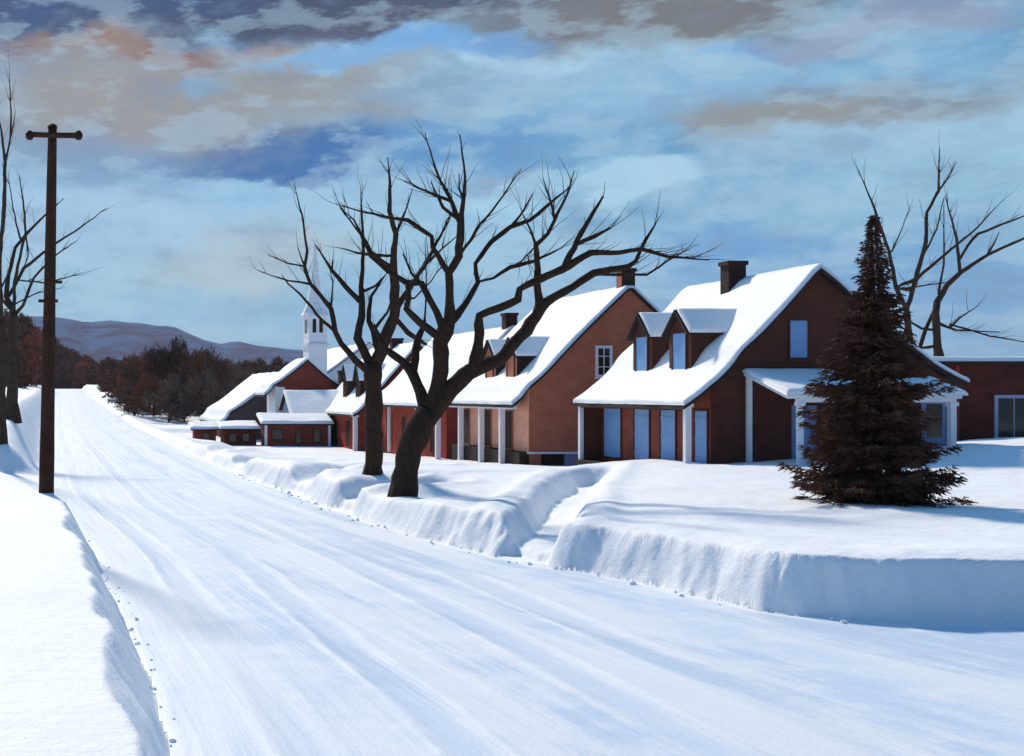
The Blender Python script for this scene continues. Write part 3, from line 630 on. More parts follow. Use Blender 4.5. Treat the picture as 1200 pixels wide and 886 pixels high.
# ---- house C : long red house
profC = [(20.75, 2.5), (21.5, 3.0), (23.2, 4.8), (25.3, 7.05), (27.4, 4.8), (29.8, 2.6)]
C_ = House('long_house', 'long bright red house with tall dark doors, behind the trunk of the big bare tree', 'house', 21.6, 29.2, 73, 88, -.7, profC, W_REDBRICK, .15, .2, front=W_RED)
for (a, b) in ((75.2, 76.3), (78.6, 79.7), (81.6, 82.8), (85.1, 86.7)): C_.opening('x', a, b, -.4, 1.9, 'door', ORANGE, DARKWOOD, fw=.14, mull=False)
for y_ in (72.9, 77.4, 84.0): C_.post(21.05, y_, -.6, 2.5, .13 if y_ < 74 else .08)
C_.chimney(25.3, 73.4, .66, .7, 6.5, 7.85)
# ---- house D
profD = [(20.0, 1.72), (20.8, 2.25), (22.6, 4.4), (24.6, 6.75), (26.6, 4.4), (29, 2.0)]
D = House('small_red_house', 'small red house with two pointed dark dormers, left of the smaller bare tree', 'house', 20.4, 28.6, 90, 103.5, -1.0, profD, W_REDBRICK, .15, .2, front=W_RED)
for (a, b) in ((92.2, 93.9), (96.6, 98.3), (100.6, 101.6)): D.opening('x', a, b, -.7, 1.35, 'door', W_RED, DARKWOOD, fw=.1, mull=False)
D.post(20.2, 90.1, -.8, 1.7, .14); D.post(20.2, 103.3, -.8, 1.7, .1)
D.dormer(93.0, 94.4, 21.2, 2.75, 4.3, 5.3, DARKWOOD, face=W_REDBRICK, pane=DARKWOOD); D.dormer(97.2, 98.7, 21.2, 2.75, 4.3, 5.3, DARKWOOD, face=W_REDBRICK, pane=DARKWOOD)
D.chimney(24.55, 95.8, .8, .8, 6.2, 7.35)
# ---- house E : red gable
profE = [(16.1, 3.1), (16.8, 3.7), (19.6, 6.0), (22.2, 3.7), (22.9, 3.2)]
E = House('gabled_house', 'red brick gable house with sunlight coloured into its street wall, in front of the church steeple', 'house', 17.1, 22.0, 105, 110, -1.1, profE, W_REDBRICK, .2, .2, front=W_WHITE)  # white front: sunlight on the street wall put into its colour
MB().box(16.98, 104.9, -1.0, 17.75, 104.997, 3.75).build('corner_board', W_WHITE, E.root)  # wide white strip continues the painted sunlight of the street wall
E.chimney(22.6 - .1, 104.2 + .5, .75, .7, 2.6, 5.1)
# low wing with its ridge along X
Wg = thing('low_wing', (19.4, 101, -.9), 'low wing with broad snow roof and small blue gable below the red gable house', 'building')
MB().prism_x([(99.6, -1), (104.6, -1), (104.6, 1.9), (102.4, 3.25), (99.6, 1.55)], 17.5, 22.6).build('wall', W_BLUEGREY, Wg)
wr = MB().prism_x([(99.2, 1.36), (102.4, 3.28), (104.9, 1.82), (104.9, 1.9), (102.4, 3.37), (99.2, 1.45)], 17.25, 22.8).build('roof', DECK, Wg)
snow_quad([(17.2, 99.1, 1.45), (22.9, 99.1, 1.45), (22.9, 102.45, 3.4), (17.2, 102.45, 3.4)], .22, 'roof_snow', wr, 14, 8, seed=2)
snow_quad([(17.2, 102.35, 3.4), (22.9, 102.35, 3.4), (22.9, 104.95, 1.95), (17.2, 104.95, 1.95)], .22, 'roof_snow', wr, 14, 8, seed=3)
# ---- barn F
profF = [(13.5, .55), (14.4, 1.2), (19.0, 5.0), (22.5, 2.0)]
Fb = House('barn', 'grey barn with a steep snow roof reaching low, beside the dark woods', 'barn', 14.0, 22.3, 114, 131, -1.3, profF, W_GREY, .24, .3, front=W_REDBRICK)
for (a, b) in ((116, 117.3), (120.5, 121.8), (125.5, 126.8)): Fb.opening('x', a, b, -.75, .25, 'window', W_DARK2, GLASS, fw=.1, mull=False)
# ---- low sheds in front
def shed(name, label, x0, x1, y0, y1, zb, zf, zk, mat, wins, post=None):
    r = thing(name, ((x0 + x1) / 2, (y0 + y1) / 2, zb), label, 'shed')
    MB().prism_x([(y0, zb), (y1, zb), (y1, zk - .02), (y0, zf - .02)], x0, x1).build('wall', mat, r)
    rf = MB().prism_x([(y0 - .3, zf - .12), (y1 + .2, zk), (y1 + .2, zk + .08), (y0 - .3, zf - .03)], x0 - .3, x1 + .25).build('roof', DECK, r)
    snow_quad([(x0 - .35, y0 - .35, zf - .02), (x1 + .3, y0 - .35, zf - .02), (x1 + .3, y1 + .2, zk + .09), (x0 - .35, y1 + .2, zk + .09)], .2, 'roof_snow', rf, 16, 7, seed=int(x0))
    for (a, b, c_, d) in wins:
        w_ = MB().box(a, y0 - .05, c_, b, y0 - .002, d).build('window', W_DARK, r)
        MB().box(a + .08, y0 - .065, c_ + .08, b - .08, y0 - .052, d - .08).build('pane', GLASS, w_)
    for x_ in (post or []): MB().box(x_ - .09, y0 - .28, zb, x_ + .09, y0 - .1, zf - .13).build('post', W_WHITE, r)
    return r
shed('long_shed', 'long low red brick shed with thick snow roof, before the red gable house', 14.9, 19.8, 97, 99.0, -.95, .95, 1.5, W_REDBRICK, [(15.4, 16.3, -.3, .55), (17.2, 17.7, -.6, .6), (18.5, 19.2, -.5, .6)], [14.95, 19.75])
shed('short_shed', 'short brown red shed with small dark windows, between the long shed and the little hut', 11.9, 14.4, 98, 100, -.95, .55, .85, W_DARK2, [(12.3, 12.9, -.5, .2), (13.3, 13.9, -.5, .2)])
shed('roadside_hut', 'little red hut at the far left end of the row, nearest the road', 9.9, 11.6, 100.5, 102, -.8, .45, .75, W_REDBRICK, [(10.5, 11.1, -.4, .2)])

# ---- church
Ch = thing('church', (42.8, 224, 2), 'white church with a slender pointed steeple rising above the village roofs', 'church')
tx0, tx1, ty0, ty1 = 41.3, 44.5, 220, 225
MB().box(tx0, ty0, 1, tx1, ty1, 11.2).build('tower', W_STEEPLE, Ch)
MB().box(tx0 - .25, ty0 - .25, 11.203, tx1 + .25, ty1 + .25, 11.75).build('cornice', W_WHITE, Ch)
bel = MB().box(tx0 + .05, ty0 + .05, 11.753, tx1 - .05, ty1 - .05, 16.3).build('belfry', W_STEEPLE, Ch)
MB().box(tx0 - .12, ty0 - .12, 16.303, tx1 + .12, ty1 + .12, 16.7).build('cornice', W_WHITE, Ch)
for a in (42.0, 43.15):
    m = MB(); pts = [(a, 13.6), (a + .62, 13.6), (a + .62, 15.7)] + [(a + .31 + .31 * math.cos(t), 15.7 + .31 * math.sin(t)) for t in np.linspace(.3, math.pi - .3, 6)] + [(a, 15.7)]
    m.prism_y(pts, ty0 + .01, ty0 + .047); lv = m.build('louvre', DARKWOOD, bel)
    m = MB()
    for k in range(7): m.box(a + .04, ty0 - .04, 13.75 + k * .29, a + .58, ty0 + .008, 13.83 + k * .29)
    m.build('slats', DARKWOOD, lv)
for a in (221.5, 223.0): MB().box(tx0 + .0, a, 13.6, tx0 + .047, a + .7, 15.9).build('louvre', DARKWOOD, bel)
# flared spire, eight sided
m = MB(); prof = [(2.55, 16.7), (2.2, 17.2), (1.75, 18.1), (1.35, 19.4), (1.05, 21), (.55, 25.2), (.04, 30.2)]
cxx, cyy = (tx0 + tx1) / 2, (ty0 + ty1) / 2
vs = []; fs = []
for k, (r, z) in enumerate(prof):
    for q in range(8): 
        a = math.pi / 8 + q * math.pi / 4; rr = r * (1.0 if k else 1.0); vs.append((cxx + rr * math.cos(a), cyy + rr * 1.15 * math.sin(a), z))
for k in range(len(prof) - 1):
    for q in range(8): a = k * 8 + q; b = k * 8 + (q + 1) % 8; fs.append((a, b, b + 8, a + 8))
fs.append(tuple(range(7, -1, -1))); fs.append(tuple((len(prof) - 1) * 8 + q for q in range(8)))
m.add(vs, fs).build('spire', W_STEEPLE, Ch)
MB().tube([(cxx, cyy, 30.1), (cxx, cyy, 31.6)], [.05, .03], 6).build('finial', W_WHITE, Ch)
npf = [(43.9, 5.6), (53, 12.2), (62, 5.6)]
MB().prism_y([(44.6, 1), (61.4, 1), (61.4, 5.9), (53, 12.0), (44.6, 5.9)], 225.2, 262).build('nave', W_STEEPLE, Ch)
fn, T = profile_fn(densify(npf), 224.9, 262.4); nr = MB().prism_y([(x, z - .2) for x, z in npf] + npf[::-1], 225.0, 262.3).build('nave_roof', DECK, Ch)
snow_surface(lambda u, v: (Vector(fn(u, v)[0]) + Vector((0, 0, .01)), fn(u, v)[1]), T, 37.5, .3, 'roof_snow', nr, 16, 16, seed=5)

# ------------------------------------------------------------------ traced bare trees
def traced_tree(name, label, Y0, base, lines, seed, mat, depth=.35, twigs=60, group=None, tw=1.0):
    rnd = random.Random(seed)
    bx, by, bz = P(base[0], base[1], Y0); bz = H(bx, Y0) - .15
    root = thing(name, (bx, Y0, bz), label, 'tree', group)
    nodes = []                                          # (px,py,Y)
    trunk = MB(); crown = MB(); ends = []
    for li, ln in enumerate(lines):
        pts = list(ln)
        if li == 0:
            Ys = [Y0] * len(pts)
        else:
            p0 = pts[0]; nn = min(nodes, key=lambda q: (q[0] - p0[0]) ** 2 + (q[1] - p0[1]) ** 2)
            L = 0; Ys = [nn[2]]; sl = rnd.uniform(-1, 1) * depth
            if nodes and math.hypot(nn[0] - p0[0], nn[1] - p0[1]) > 2.5: pts = [(nn[0], nn[1], p0[2])] + pts; 
            Ys = [nn[2]]
            for a, b in zip(pts[:-1], pts[1:]):
                sl += rnd.uniform(-.25, .25) * depth
                Ys.append(Ys[-1] + sl * math.hypot(b[0] - a[0], b[1] - a[1]) * Y0 / F)
        world = []; rad = []
        for i, ((px, py, w_), Yv) in enumerate(zip(pts, Ys)):
            nodes.append((px, py, Yv))
            if i:
                a = pts[i - 1]; Ya = Ys[i - 1]; n = max(1, int(math.hypot(px - a[0], py - a[1]) / 9))
                for k in range(1, n + 1):
                    f = k / n; jx = rnd.uniform(-1, 1) * min(1.2, .1 * w_ + .35) * (k < n); jy = rnd.uniform(-1, 1) * .5 * (k < n)
                    q = (a[0] + (px - a[0]) * f + jx, a[1] + (py - a[1]) * f + jy, Ya + (Yv - Ya) * f)
                    nodes.append((q[0], q[1], q[2])); world.append(P(*q)); rad.append(max(.007, (a[2] + (w_ - a[2]) * f) / 2 * Y0 / F * rnd.uniform(.92, 1.1)))
            else:
                world.append(P(px, py, Yv)); rad.append(w_ / 2 * Y0 / F)
        if li == 0:
            world = [(world[0][0], world[0][1], bz)] + world; rad = [rad[0] * 1.25] + rad
            b0 = world[1]; rr0 = rad[1]
            trunk.tube(world, rad, 14)
            for k in range(7):                            # root flare
                a = k * .9 + rnd.uniform(-.2, .2); c0, s0 = math.cos(a), math.sin(a)
                trunk.tube([(b0[0] + c0 * rr0 * .45, b0[1] + s0 * rr0 * .45, b0[2] + rr0 * 1.9), (b0[0] + c0 * rr0 * .8, b0[1] + s0 * rr0 * .8, b0[2] + rr0 * .5), (b0[0] + c0 * rr0 * 1.35, b0[1] + s0 * rr0 * 1.35, min(b0[2] - rr0 * .6, bz))], [rr0 * .4, rr0 * .42, rr0 * .3], 8)
        else:
            crown.tube(world, rad, 9 if rad[0] > .06 else 6)
            for k in range(len(world)):
                if rad[k] < .09: ends.append((Vector(world[k]), (Vector(world[min(k + 1, len(world) - 1)]) - Vector(world[max(k - 1, 0)])).normalized(), rad[k]))
    for _ in range(twigs):                               # fine twigs
        p, d, r = rnd.choice(ends); dd = (d + Vector((rnd.uniform(-1, 1), rnd.uniform(-1, 1), rnd.uniform(-.2, .9))) * .8).normalized()
        L = rnd.uniform(.3, 1.0) * tw; r0 = min(r * .6, .010 * tw); q = [p]; 
        for k in range(3): q.append(q[-1] + dd * L / 3); dd = (dd + Vector((rnd.uniform(-.25, .25), rnd.uniform(-.25, .25), rnd.uniform(-.05, .3)))).normalized()
        crown.tube(q, [r0, r0 * .8, r0 * .55, r0 * .25], 4, cap=False)
    trunk.build('trunk', mat, root, smooth=True); crown.build('crown', mat, root, smooth=True)
    return root
T1 = [[(472, 594, 31), (474, 560, 28), (480, 527, 29), (491, 503, 32), (502, 482, 30)],
 [(500, 484, 18), (495, 468, 15), (489, 451, 13), (483, 437, 12), (471, 423, 10), (452, 409, 7), (445, 396, 5), (438, 380, 3)],
 [(484, 438, 10), (487, 411, 10), (490, 396, 8), (497, 381, 5), (498, 371, 2.5), (500, 336, 1.5), (498, 282, .8)],
 [(503, 484, 22), (513, 455, 18), (517, 425, 18), (516, 402, 18), (522, 388, 19), (527, 374, 13), (527, 343, 9), (526, 320, 9), (538, 300, 9), (540, 263, 9), (541, 250, 6), (543, 235, 5), (545, 207, 3), (539, 158, 1)],
 [(521, 390, 11), (512, 366, 8), (502, 348, 7), (494, 332, 8), (476, 331, 7), (454, 317, 6), (434, 300, 4), (423, 275, 3), (398, 243, 1)],
 [(516, 396, 10), (493, 379, 8), (476, 362, 7), (479, 348, 6), (478, 333, 5)],
 [(526, 320, 7), (507, 290, 5), (506, 277, 5), (478, 258, 5), (456, 255, 3.5), (420, 247, 2), (395, 240, 1)],
 [(538, 258, 6), (530, 238, 5), (526, 229, 4.5), (516, 212, 3), (507, 187, 2), (498, 156, 1)], [(527, 235, 4), (510, 229, 3.5), (474, 212, 1)], [(537, 257, 4), (519, 243, 4), (505, 213, 1)],
 [(542, 232, 3), (538, 220, 2), (538, 203, 1)], [(485, 331, 5), (502, 303, 4), (516, 277, 3), (527, 252, 1)], [(478, 340, 5), (502, 306, 3), (535, 277, 1)], [(492, 331, 4), (482, 320, 3), (472, 297, 1.5)],
 [(538, 300, 4), (553, 280, 3.5), (562, 263, 3), (570, 255, 2.5), (590, 229, 2), (611, 198, .8)],
 [(528, 378, 11), (547, 354, 7), (560, 331, 5.5), (557, 309, 5), (576, 283, 6), (598, 266, 5.5), (621, 258, 5), (645, 238, 3.5), (666, 221, 1.5)], [(598, 266, 3.5), (610, 252, 2.5), (624, 227, 1)],
 [(561, 330, 3), (578, 326, 3), (598, 313, 5), (626, 306, 4), (652, 294, 1.5)],
 [(503, 486, 26), (514, 472, 24), (528, 456, 22), (545, 440, 20), (556, 430, 17), (561, 400, 11), (562, 370, 10), (585, 361, 9), (607, 351, 9), (609, 339, 8), (631, 328, 9), (658, 316, 9), (693, 296, 7), (726, 296, 5), (752, 292, 5), (783, 301, 3.5), (831, 305, 1)],
 [(550, 436, 18), (570, 428, 15), (585, 422, 15), (597, 408, 15), (617, 388, 14), (633, 361, 13), (650, 348, 10), (672, 336, 9), (696, 320, 9), (737, 312, 6), (745, 306, 5), (756, 282, 4), (771, 257, 1)],
 [(696, 321, 3), (726, 322, 3.5), (758, 322, 3), (783, 305, 2.5), (808, 292, 1)], [(632, 360, 10), (630, 323, 8), (628, 287, 6), (642, 274, 4), (650, 258, 4), (666, 225, 2.5), (673, 200, .8)], [(628, 287, 3.5), (622, 270, 2.5), (612, 250, 1)],
 [(650, 258, 3), (646, 238, 2.5), (636, 208, .8)], [(661, 315, 8), (676, 282, 6), (690, 258, 5), (707, 230, 2)], [(676, 286, 5), (697, 277, 4.5), (716, 267, 2.5)], [(631, 285, 2), (612, 305, 1.5), (600, 313, 1)]]
traced_tree('bare_tree', 'large bare tree on the snow bank, its limbs reaching over the brick house roof', 32.5, (472, 594), T1, 5, BARK, .30, 260)
T2 = [[(437, 560, 20), (438, 520, 20), (438, 470, 20), (437, 440, 20), (437, 426, 20)],
 [(432, 436, 9), (417, 423, 8), (400, 403, 7), (393, 389, 6.5), (388, 362, 5.5), (364, 333, 4.5), (357, 312, 4), (360, 293, 3), (354, 252, 2), (345, 218, .8)],
 [(357, 312, 2.5), (349, 290, 1)], [(356, 312, 2), (338, 309, 1.5), (314, 299, .8)], [(364, 333, 3), (338, 329, 2), (302, 317, .8)], [(393, 389, 4), (378, 376, 3.5), (352, 345, 2.5), (338, 333, 2), (330, 322, .8)], [(388, 358, 2.5), (390, 330, 1.5), (386, 312, .8)],
 [(434, 428, 12), (427, 412, 11), (419, 396, 10), (424, 371, 8), (423, 336, 6), (426, 295, 4), (424, 250, 2.5), (423, 219, .8)], [(421, 352, 7), (405, 336, 5.5), (389, 317, 4), (370, 287, 1)], [(389, 317, 3), (390, 303, 1)],
 [(427, 341, 4), (440, 335, 3), (452, 322, 1.5)], [(441, 424, 15), (449, 402, 14), (456, 385, 13), (462, 371, 12), (463, 336, 10), (461, 310, 8), (464, 274, 6), (456, 247, 5), (457, 214, 3), (454, 184, .8)],
 [(461, 299, 3), (454, 300, 3.5), (427, 298, 3), (395, 290, .8)], [(461, 315, 6), (447, 306, 5), (435, 295, 4), (423, 274, 3), (415, 258, 2), (399, 244, .8)], [(443, 412, 8), (438, 388, 7), (432, 376, 6), (435, 347, 4), (452, 322, 1)],
 [(464, 374, 6), (478, 390, 6), (490, 398, 5), (500, 404, 3)], [(440, 384, 4), (454, 366, 3), (462, 340, 1.5)], [(465, 271, 3), (475, 248, 2), (484, 220, .8)], [(463, 366, 7), (479, 339, 6), (500, 306, 4), (526, 258, 1)],
 [(485, 350, 2), (505, 330, 1.5), (525, 301, .8)]]
traced_tree('bare_tree', 'smaller bare tree just behind the large one, its branches crossing the church steeple', 38.4, (437, 561), T2, 9, BARK, .30, 110)
T3L = [[(1068, 418, 8), (1066, 395, 7), (1062, 362, 6.5)], [(1062, 362, 5.5), (1073, 329, 5), (1085, 283, 4.5), (1086, 249, 3.5), (1100, 224, 3), (1101, 174, .8)], [(1098, 226, 2.5), (1110, 210, 2), (1120, 190, .8)], [(1084, 295, 2.5), (1098, 268, 2), (1106, 232, .8)],
 [(1050, 337, 4), (1075, 326, 4), (1098, 306, 3.5), (1121, 287, 3), (1146, 266, 2), (1171, 239, .8)], [(1062, 362, 5), (1050, 337, 4.5), (1042, 295, 3.5), (1025, 245, 2.5), (1006, 199, .8)], [(1045, 295, 2), (1057, 268, 1.2), (1065, 247, .8)], [(1052, 339, 2.5), (1080, 335, 2), (1106, 331, 1)],
 [(1042, 316, 2), (1024, 292, .8)]]
traced_tree('yard_tree', 'slim bare tree just right of the spruce top, one limb leaning left over it', 63, (1068, 418), T3L, 12, BARK2, .3, 60, tw=1.5)
T3R = [[(1100, 418, 9), (1098, 395, 8), (1097, 379, 8), (1098, 354, 7)], [(1098, 354, 7), (1109, 335, 6), (1125, 320, 5), (1157, 299, 4), (1185, 286, 3.5), (1215, 272, 2), (1240, 262, 1)], [(1125, 320, 4), (1121, 279, 3), (1108, 230, .8)],
 [(1125, 303, 3), (1134, 288, 3), (1146, 274, 3.5), (1185, 259, 2.5), (1215, 247, .8)], [(1157, 299, 3), (1165, 285, 2), (1171, 272, .8)], [(1100, 379, 4), (1121, 387, 2.5), (1171, 389, 1)], [(1113, 384, 3), (1125, 372, 2.5), (1144, 360, .8)], [(1113, 380, 2.5), (1160, 394, 2), (1210, 402, .8)],
 [(1096, 387, 3.5), (1080, 385, 3), (1060, 374, 2), (1046, 362, .8)], [(1100, 345, 3), (1106, 310, 2), (1106, 240, .8)], [(1098, 405, 3), (1078, 408, 5), (1085, 385, 4), (1092, 370, 4), (1102, 345, 3)]]
traced_tree('yard_tree', 'bare tree with wide upswept limbs behind the flat roofed house, rightmost tree of all', 66, (1100, 418), T3R, 13, BARK2, .3, 60, tw=1.5)
T4 = [[(15, 484, 14), (14, 440, 12), (14, 403, 11), (16, 367, 10)], [(16, 367, 8), (7, 348, 6), (10, 322, 5), (18, 290, 4), (33, 272, 4), (55, 250, 2), (75, 232, .8)], [(10, 347, 5), (20, 330, 4), (28, 314, 4), (64, 286, 3), (95, 266, 2), (125, 244, .8)],
 [(17, 369, 5), (27, 358, 4), (40, 325, 3), (64, 300, 2), (90, 282, .8)], [(16, 367, 5), (17, 330, 4), (30, 273, 3), (27, 234, 2), (22, 205, .8)], [(24, 280, 3), (19, 262, 2), (14, 235, 1.5), (10, 208, .8)], [(30, 275, 2.5), (33, 300, 2), (28, 314, 1.5)],
 [(20, 328, 2), (54, 332, 2), (95, 320, .8)], [(20, 355, 2), (42, 344, 1.5), (70, 338, .8)], [(16, 366, 4), (-8, 340, 3), (-30, 300, 2), (-42, 260, .8)]]
traced_tree('roadside_tree', 'bare roadside tree behind the utility pole, upper branches spreading to the right', 60, (15, 484), T4, 21, BARK2, .3, 70, tw=1.3)
T5 = [[(2, 500, 10), (3, 450, 8), (1, 375, 7)], [(1, 375, 6), (-1, 320, 6), (1, 280, 5), (5, 240, 5), (6, 190, 4), (2, 155, 2.5), (-3, 130, .8)], [(6, 192, 3), (12, 162, 2.5), (13, 130, 2), (11, 86, .8)], [(13, 160, 2), (18, 130, .8)], [(1, 300, 4), (-14, 270, 3), (-25, 220, .8)], [(0, 340, 3), (9, 322, 2), (14, 300, .8)]]
traced_tree('roadside_tree', 'tall thin bare tree at the left edge, its single leader rising highest', 52.5, (2, 500), T5, 22, BARK2, .25, 40, tw=1.1)

# ------------------------------------------------------------------ utility pole
pz = 1.0; PY = 28.2
pb = P(54, 578, PY); pt = P(61.5, 149, PY)
up_ = thing('utility_pole', (pb[0], PY, pz), 'dark wooden utility pole with a short crossarm, on the left snow bank', 'pole')
n = 14; pts = [(pb[0] + (pt[0] - pb[0]) * k / n, PY, pz - .3 + (pt[2] - pz + .3) * k / n) for k in range(n + 1)]
MB().tube(pts, [.175 - .075 * k / n + random.Random(k).uniform(-.004, .004) for k in range(n + 1)], 16).build('pole', POLE, up_, smooth=True)
MB().tube([(pt[0], PY, pt[2] - .02), (pt[0], PY, pt[2] + .03), (pt[0], PY, pt[2] + .07)], [.115, .10, .05], 14).build('pole_cap', DARKWOOD, up_, smooth=False)
az_ = P(61, 160, PY)[2]; xL_, xR_ = P(35, 0, PY)[0], P(92, 0, PY)[0]
MB().tube([(xL_, PY - .14, az_ + .02), (pt[0], PY - .14, az_), (xR_, PY - .14, az_ - .005)], [.062, .06, .066], 8).build('crossarm', POLE, up_)
for x_ in (xL_, xR_):
    MB().tube([(x_, PY - .14, az_ - .10), (x_, PY - .14, az_ - .05), (x_, PY - .14, az_ + .02), (x_, PY - .14, az_ + .10)], [.05, .09, .095, .045], 12).build('insulator', DARKWOOD, up_, smooth=True)
for (a, b, y_) in ((52, 73, 331), (45, 68, 353)):
    q = P(a, y_, PY); r_ = P(b, y_, PY); MB().tube([(q[0], PY - .1, q[2]), (r_[0], PY - .1, r_[2])], [.035, .035], 8).build('step_peg', POLE, up_)

# ------------------------------------------------------------------ spruce
def spruce():
    rnd = random.Random(77); Y0 = 27.2; X0 = (1024 - VX) * Y0 / F; zb = H(X0, Y0) - .1; zt = P(0, 253, Y0)[2]
    root = thing('spruce', (X0, Y0, zb), 'tall dark brown spruce with a ragged skirt, standing on the snow before the cottage', 'tree')
    MB().tube([(X0, Y0, zb), (X0, Y0, zb + 2.5), (X0 - .04, Y0, zt - .1)], [.16, .10, .012], 10).build('trunk', BARK, root)
    # silhouette: (photo y, left px, right px)
    sil = [(253, 1020, 1022), (262, 1016, 1026), (290, 1009, 1034), (318, 1002, 1041), (335, 1004, 1044), (345, 990, 1046), (360, 985, 1050), (378, 978, 1058), (392, 972, 1060), (410, 972, 1072), (430, 965, 1080), (452, 960, 1084), (470, 952, 1086), (500, 946, 1090), (520, 942, 1092), (545, 940, 1108), (560, 930, 1110), (574, 918, 1120), (583, 930, 1116)]
    zs = [P(0, a, Y0)[2] for a, b, c_ in sil][::-1]; rl = [(1022 - b) * Y0 / F for a, b, c_ in sil][::-1]; rr = [(c_ - 1022) * Y0 / F for a, b, c_ in sil][::-1]
    V = []; Fc = []
    def quad(p, d, L, wd, roll):
        d = d.normalized(); s_ = d.cross(Vector((math.cos(roll), math.sin(roll), .6))).normalized() * wd
        b = len(V); V.extend([p - s_ * .5, p + s_ * .5, p + d * L + s_ * .15, p + d * L - s_ * .15]); Fc.append((b, b + 1, b + 2, b + 3))
    z = zt - .02
    lev = 0
    while z > zb + .12:
        fr = (zt - z) / (zt - zb); n = int(5 + 16 * min(1, fr * 1.3)); a0 = rnd.uniform(0, 6.28)
        L_, R_ = float(np.interp(z, zs, rl)), float(np.interp(z, zs, rr))
        pulse = 1.0 - (.30 + .25 * ((lev * 7) % 3) / 2) * ((lev % 5) / 4.0) * (fr > .05)
        for k in range(n):
            a = a0 + k * 6.283 / n + rnd.uniform(-.2, .2); ca, sa = math.cos(a), math.sin(a)
            r = (R_ if ca > 0 else L_) * abs(ca) ** 2 + (L_ + R_) / 2 * sa * sa; r *= pulse * rnd.uniform(.62, 1.10) * (1 + .55 * float(fbm(np.array([a * 1.3 + 40]), np.array([z * 2.1]), 90, 3)[0]))
            if r < .04: r = .04
            droop = rnd.uniform(.12, .35) + .12 * fr
            d0 = Vector((ca, sa, -.05)); st = max(3, int(r / .055)); p = Vector((X0, Y0, z)); 
            for i in range(st):
                f = (i + 1) / st; q = p + Vector((ca * r * f, sa * r * f, -droop * r * f + .22 * r * f * f * f))
                if f < .22 and r > .5: continue
                side = Vector((-sa, ca, 0)); wdt = .30 * r ** .55 * math.sin(math.pi * min(.93, f * .75 + .15)) 
                for _ in range(6 if r > .3 else 4):
                    s1 = rnd.uniform(-1, 1); pp = q + side * s1 * wdt * .55 + Vector((0, 0, rnd.uniform(-.06, .05) - abs(s1) * .05))
                    dd = (Vector((ca, sa, -.15)) + side * s1 * 1.0 + Vector((rnd.uniform(-.4, .4), rnd.uniform(-.4, .4), rnd.uniform(-.75, .35))))
                    quad(pp, dd, rnd.uniform(.07, .17) * (.6 + .5 * min(1, r)), rnd.uniform(.022, .05), rnd.uniform(0, 6.28))
        z -= .05 + .075 * min(1, fr * 1.5) * rnd.uniform(.75, 1.2); lev += 1
    for _ in range(14): quad(Vector((X0, Y0, zt - rnd.uniform(.0, .25))), Vector((rnd.uniform(-.5, .5), rnd.uniform(-.5, .5), 1)), .14, .03, rnd.uniform(0, 6))
    m = MB(); m.v = [tuple(v) for v in V]; m.f = Fc; m.build('crown', SPRUCE, root)
    # sparse lowest boughs lying over the snow
spruce()

# ------------------------------------------------------------------ woods
def brush_mesh(seed, h, wdt, n, trunk_frac=.25):
    rnd = random.Random(seed); tr = MB(); cr = MB()
    tr.tube([(0, 0, -.6), (0, 0, h * .3), (rnd.uniform(-.3, .3), 0, h * .75)], [.22, .16, .05], 6)
    clumps = []
    for k in range(15):
        a = rnd.uniform(0, 6.28); zz = h * rnd.uniform(trunk_frac, .92); rr = wdt * .5 * math.sqrt(rnd.random()) * math.sin(math.pi * min(1, (zz / h) * .8 + .12)) * 1.25
        c_ = Vector((rr * math.cos(a), rr * math.sin(a), zz)); clumps.append((c_, rnd.uniform(.12, .22) * h))
        st = Vector((0, 0, max(.5, zz - h * .3))); tr.tube([st, st.lerp(c_, .5) + Vector((0, 0, -.1)), c_], [.09, .06, .025], 5, cap=False)
    for _ in range(n):
        c_, r = rnd.choice(clumps); d = Vector((rnd.gauss(0, 1), rnd.gauss(0, 1), rnd.gauss(0, .8))); p = c_ + d.normalized() * r * rnd.random() ** .5
        dd = ((p - Vector((0, 0, h * .3))).normalized() + Vector((rnd.uniform(-.7, .7), rnd.uniform(-.7, .7), rnd.uniform(-.3, .8)))).normalized()
        s_ = dd.cross(Vector((rnd.uniform(-1, 1), rnd.uniform(-1, 1), rnd.uniform(-1, 1)))).normalized() * rnd.uniform(.04, .11)
        L = rnd.uniform(.35, .95); b = len(cr.v); cr.v += [tuple(p - s_), tuple(p + s_), tuple(p + dd * L)]; cr.f.append((b, b + 1, b + 2))
    me = []
    for nm, mm in (('trunk', tr), ('crown', cr)):
        q = bpy.data.meshes.new(nm); q.from_pydata(mm.v, [], mm.f); q.update(); me.append(q)
    return me
variants = []
for mi in range(4):
    for s_ in range(2):
        a, b = brush_mesh(100 + mi * 10 + s_, 8.0, 7.0, 3400, .14); a.materials.append(BARK2 if mi == 3 else BARK); b.materials.append(WOODS[mi]); variants.append((a, b))
def wood_tree(vi, x, y, z, sc, rot, name, label, group):
    o = thing(name, (x, y, z), label, 'tree', group); o.scale = (sc[0], sc[0], sc[1]); o.rotation_euler[2] = rot
    for nm, me in zip(('trunk', 'crown'), variants[vi]):
        c_ = bpy.data.objects.new(nm, me); COL.objects.link(c_); c_.parent = o
rnd = random.Random(3)
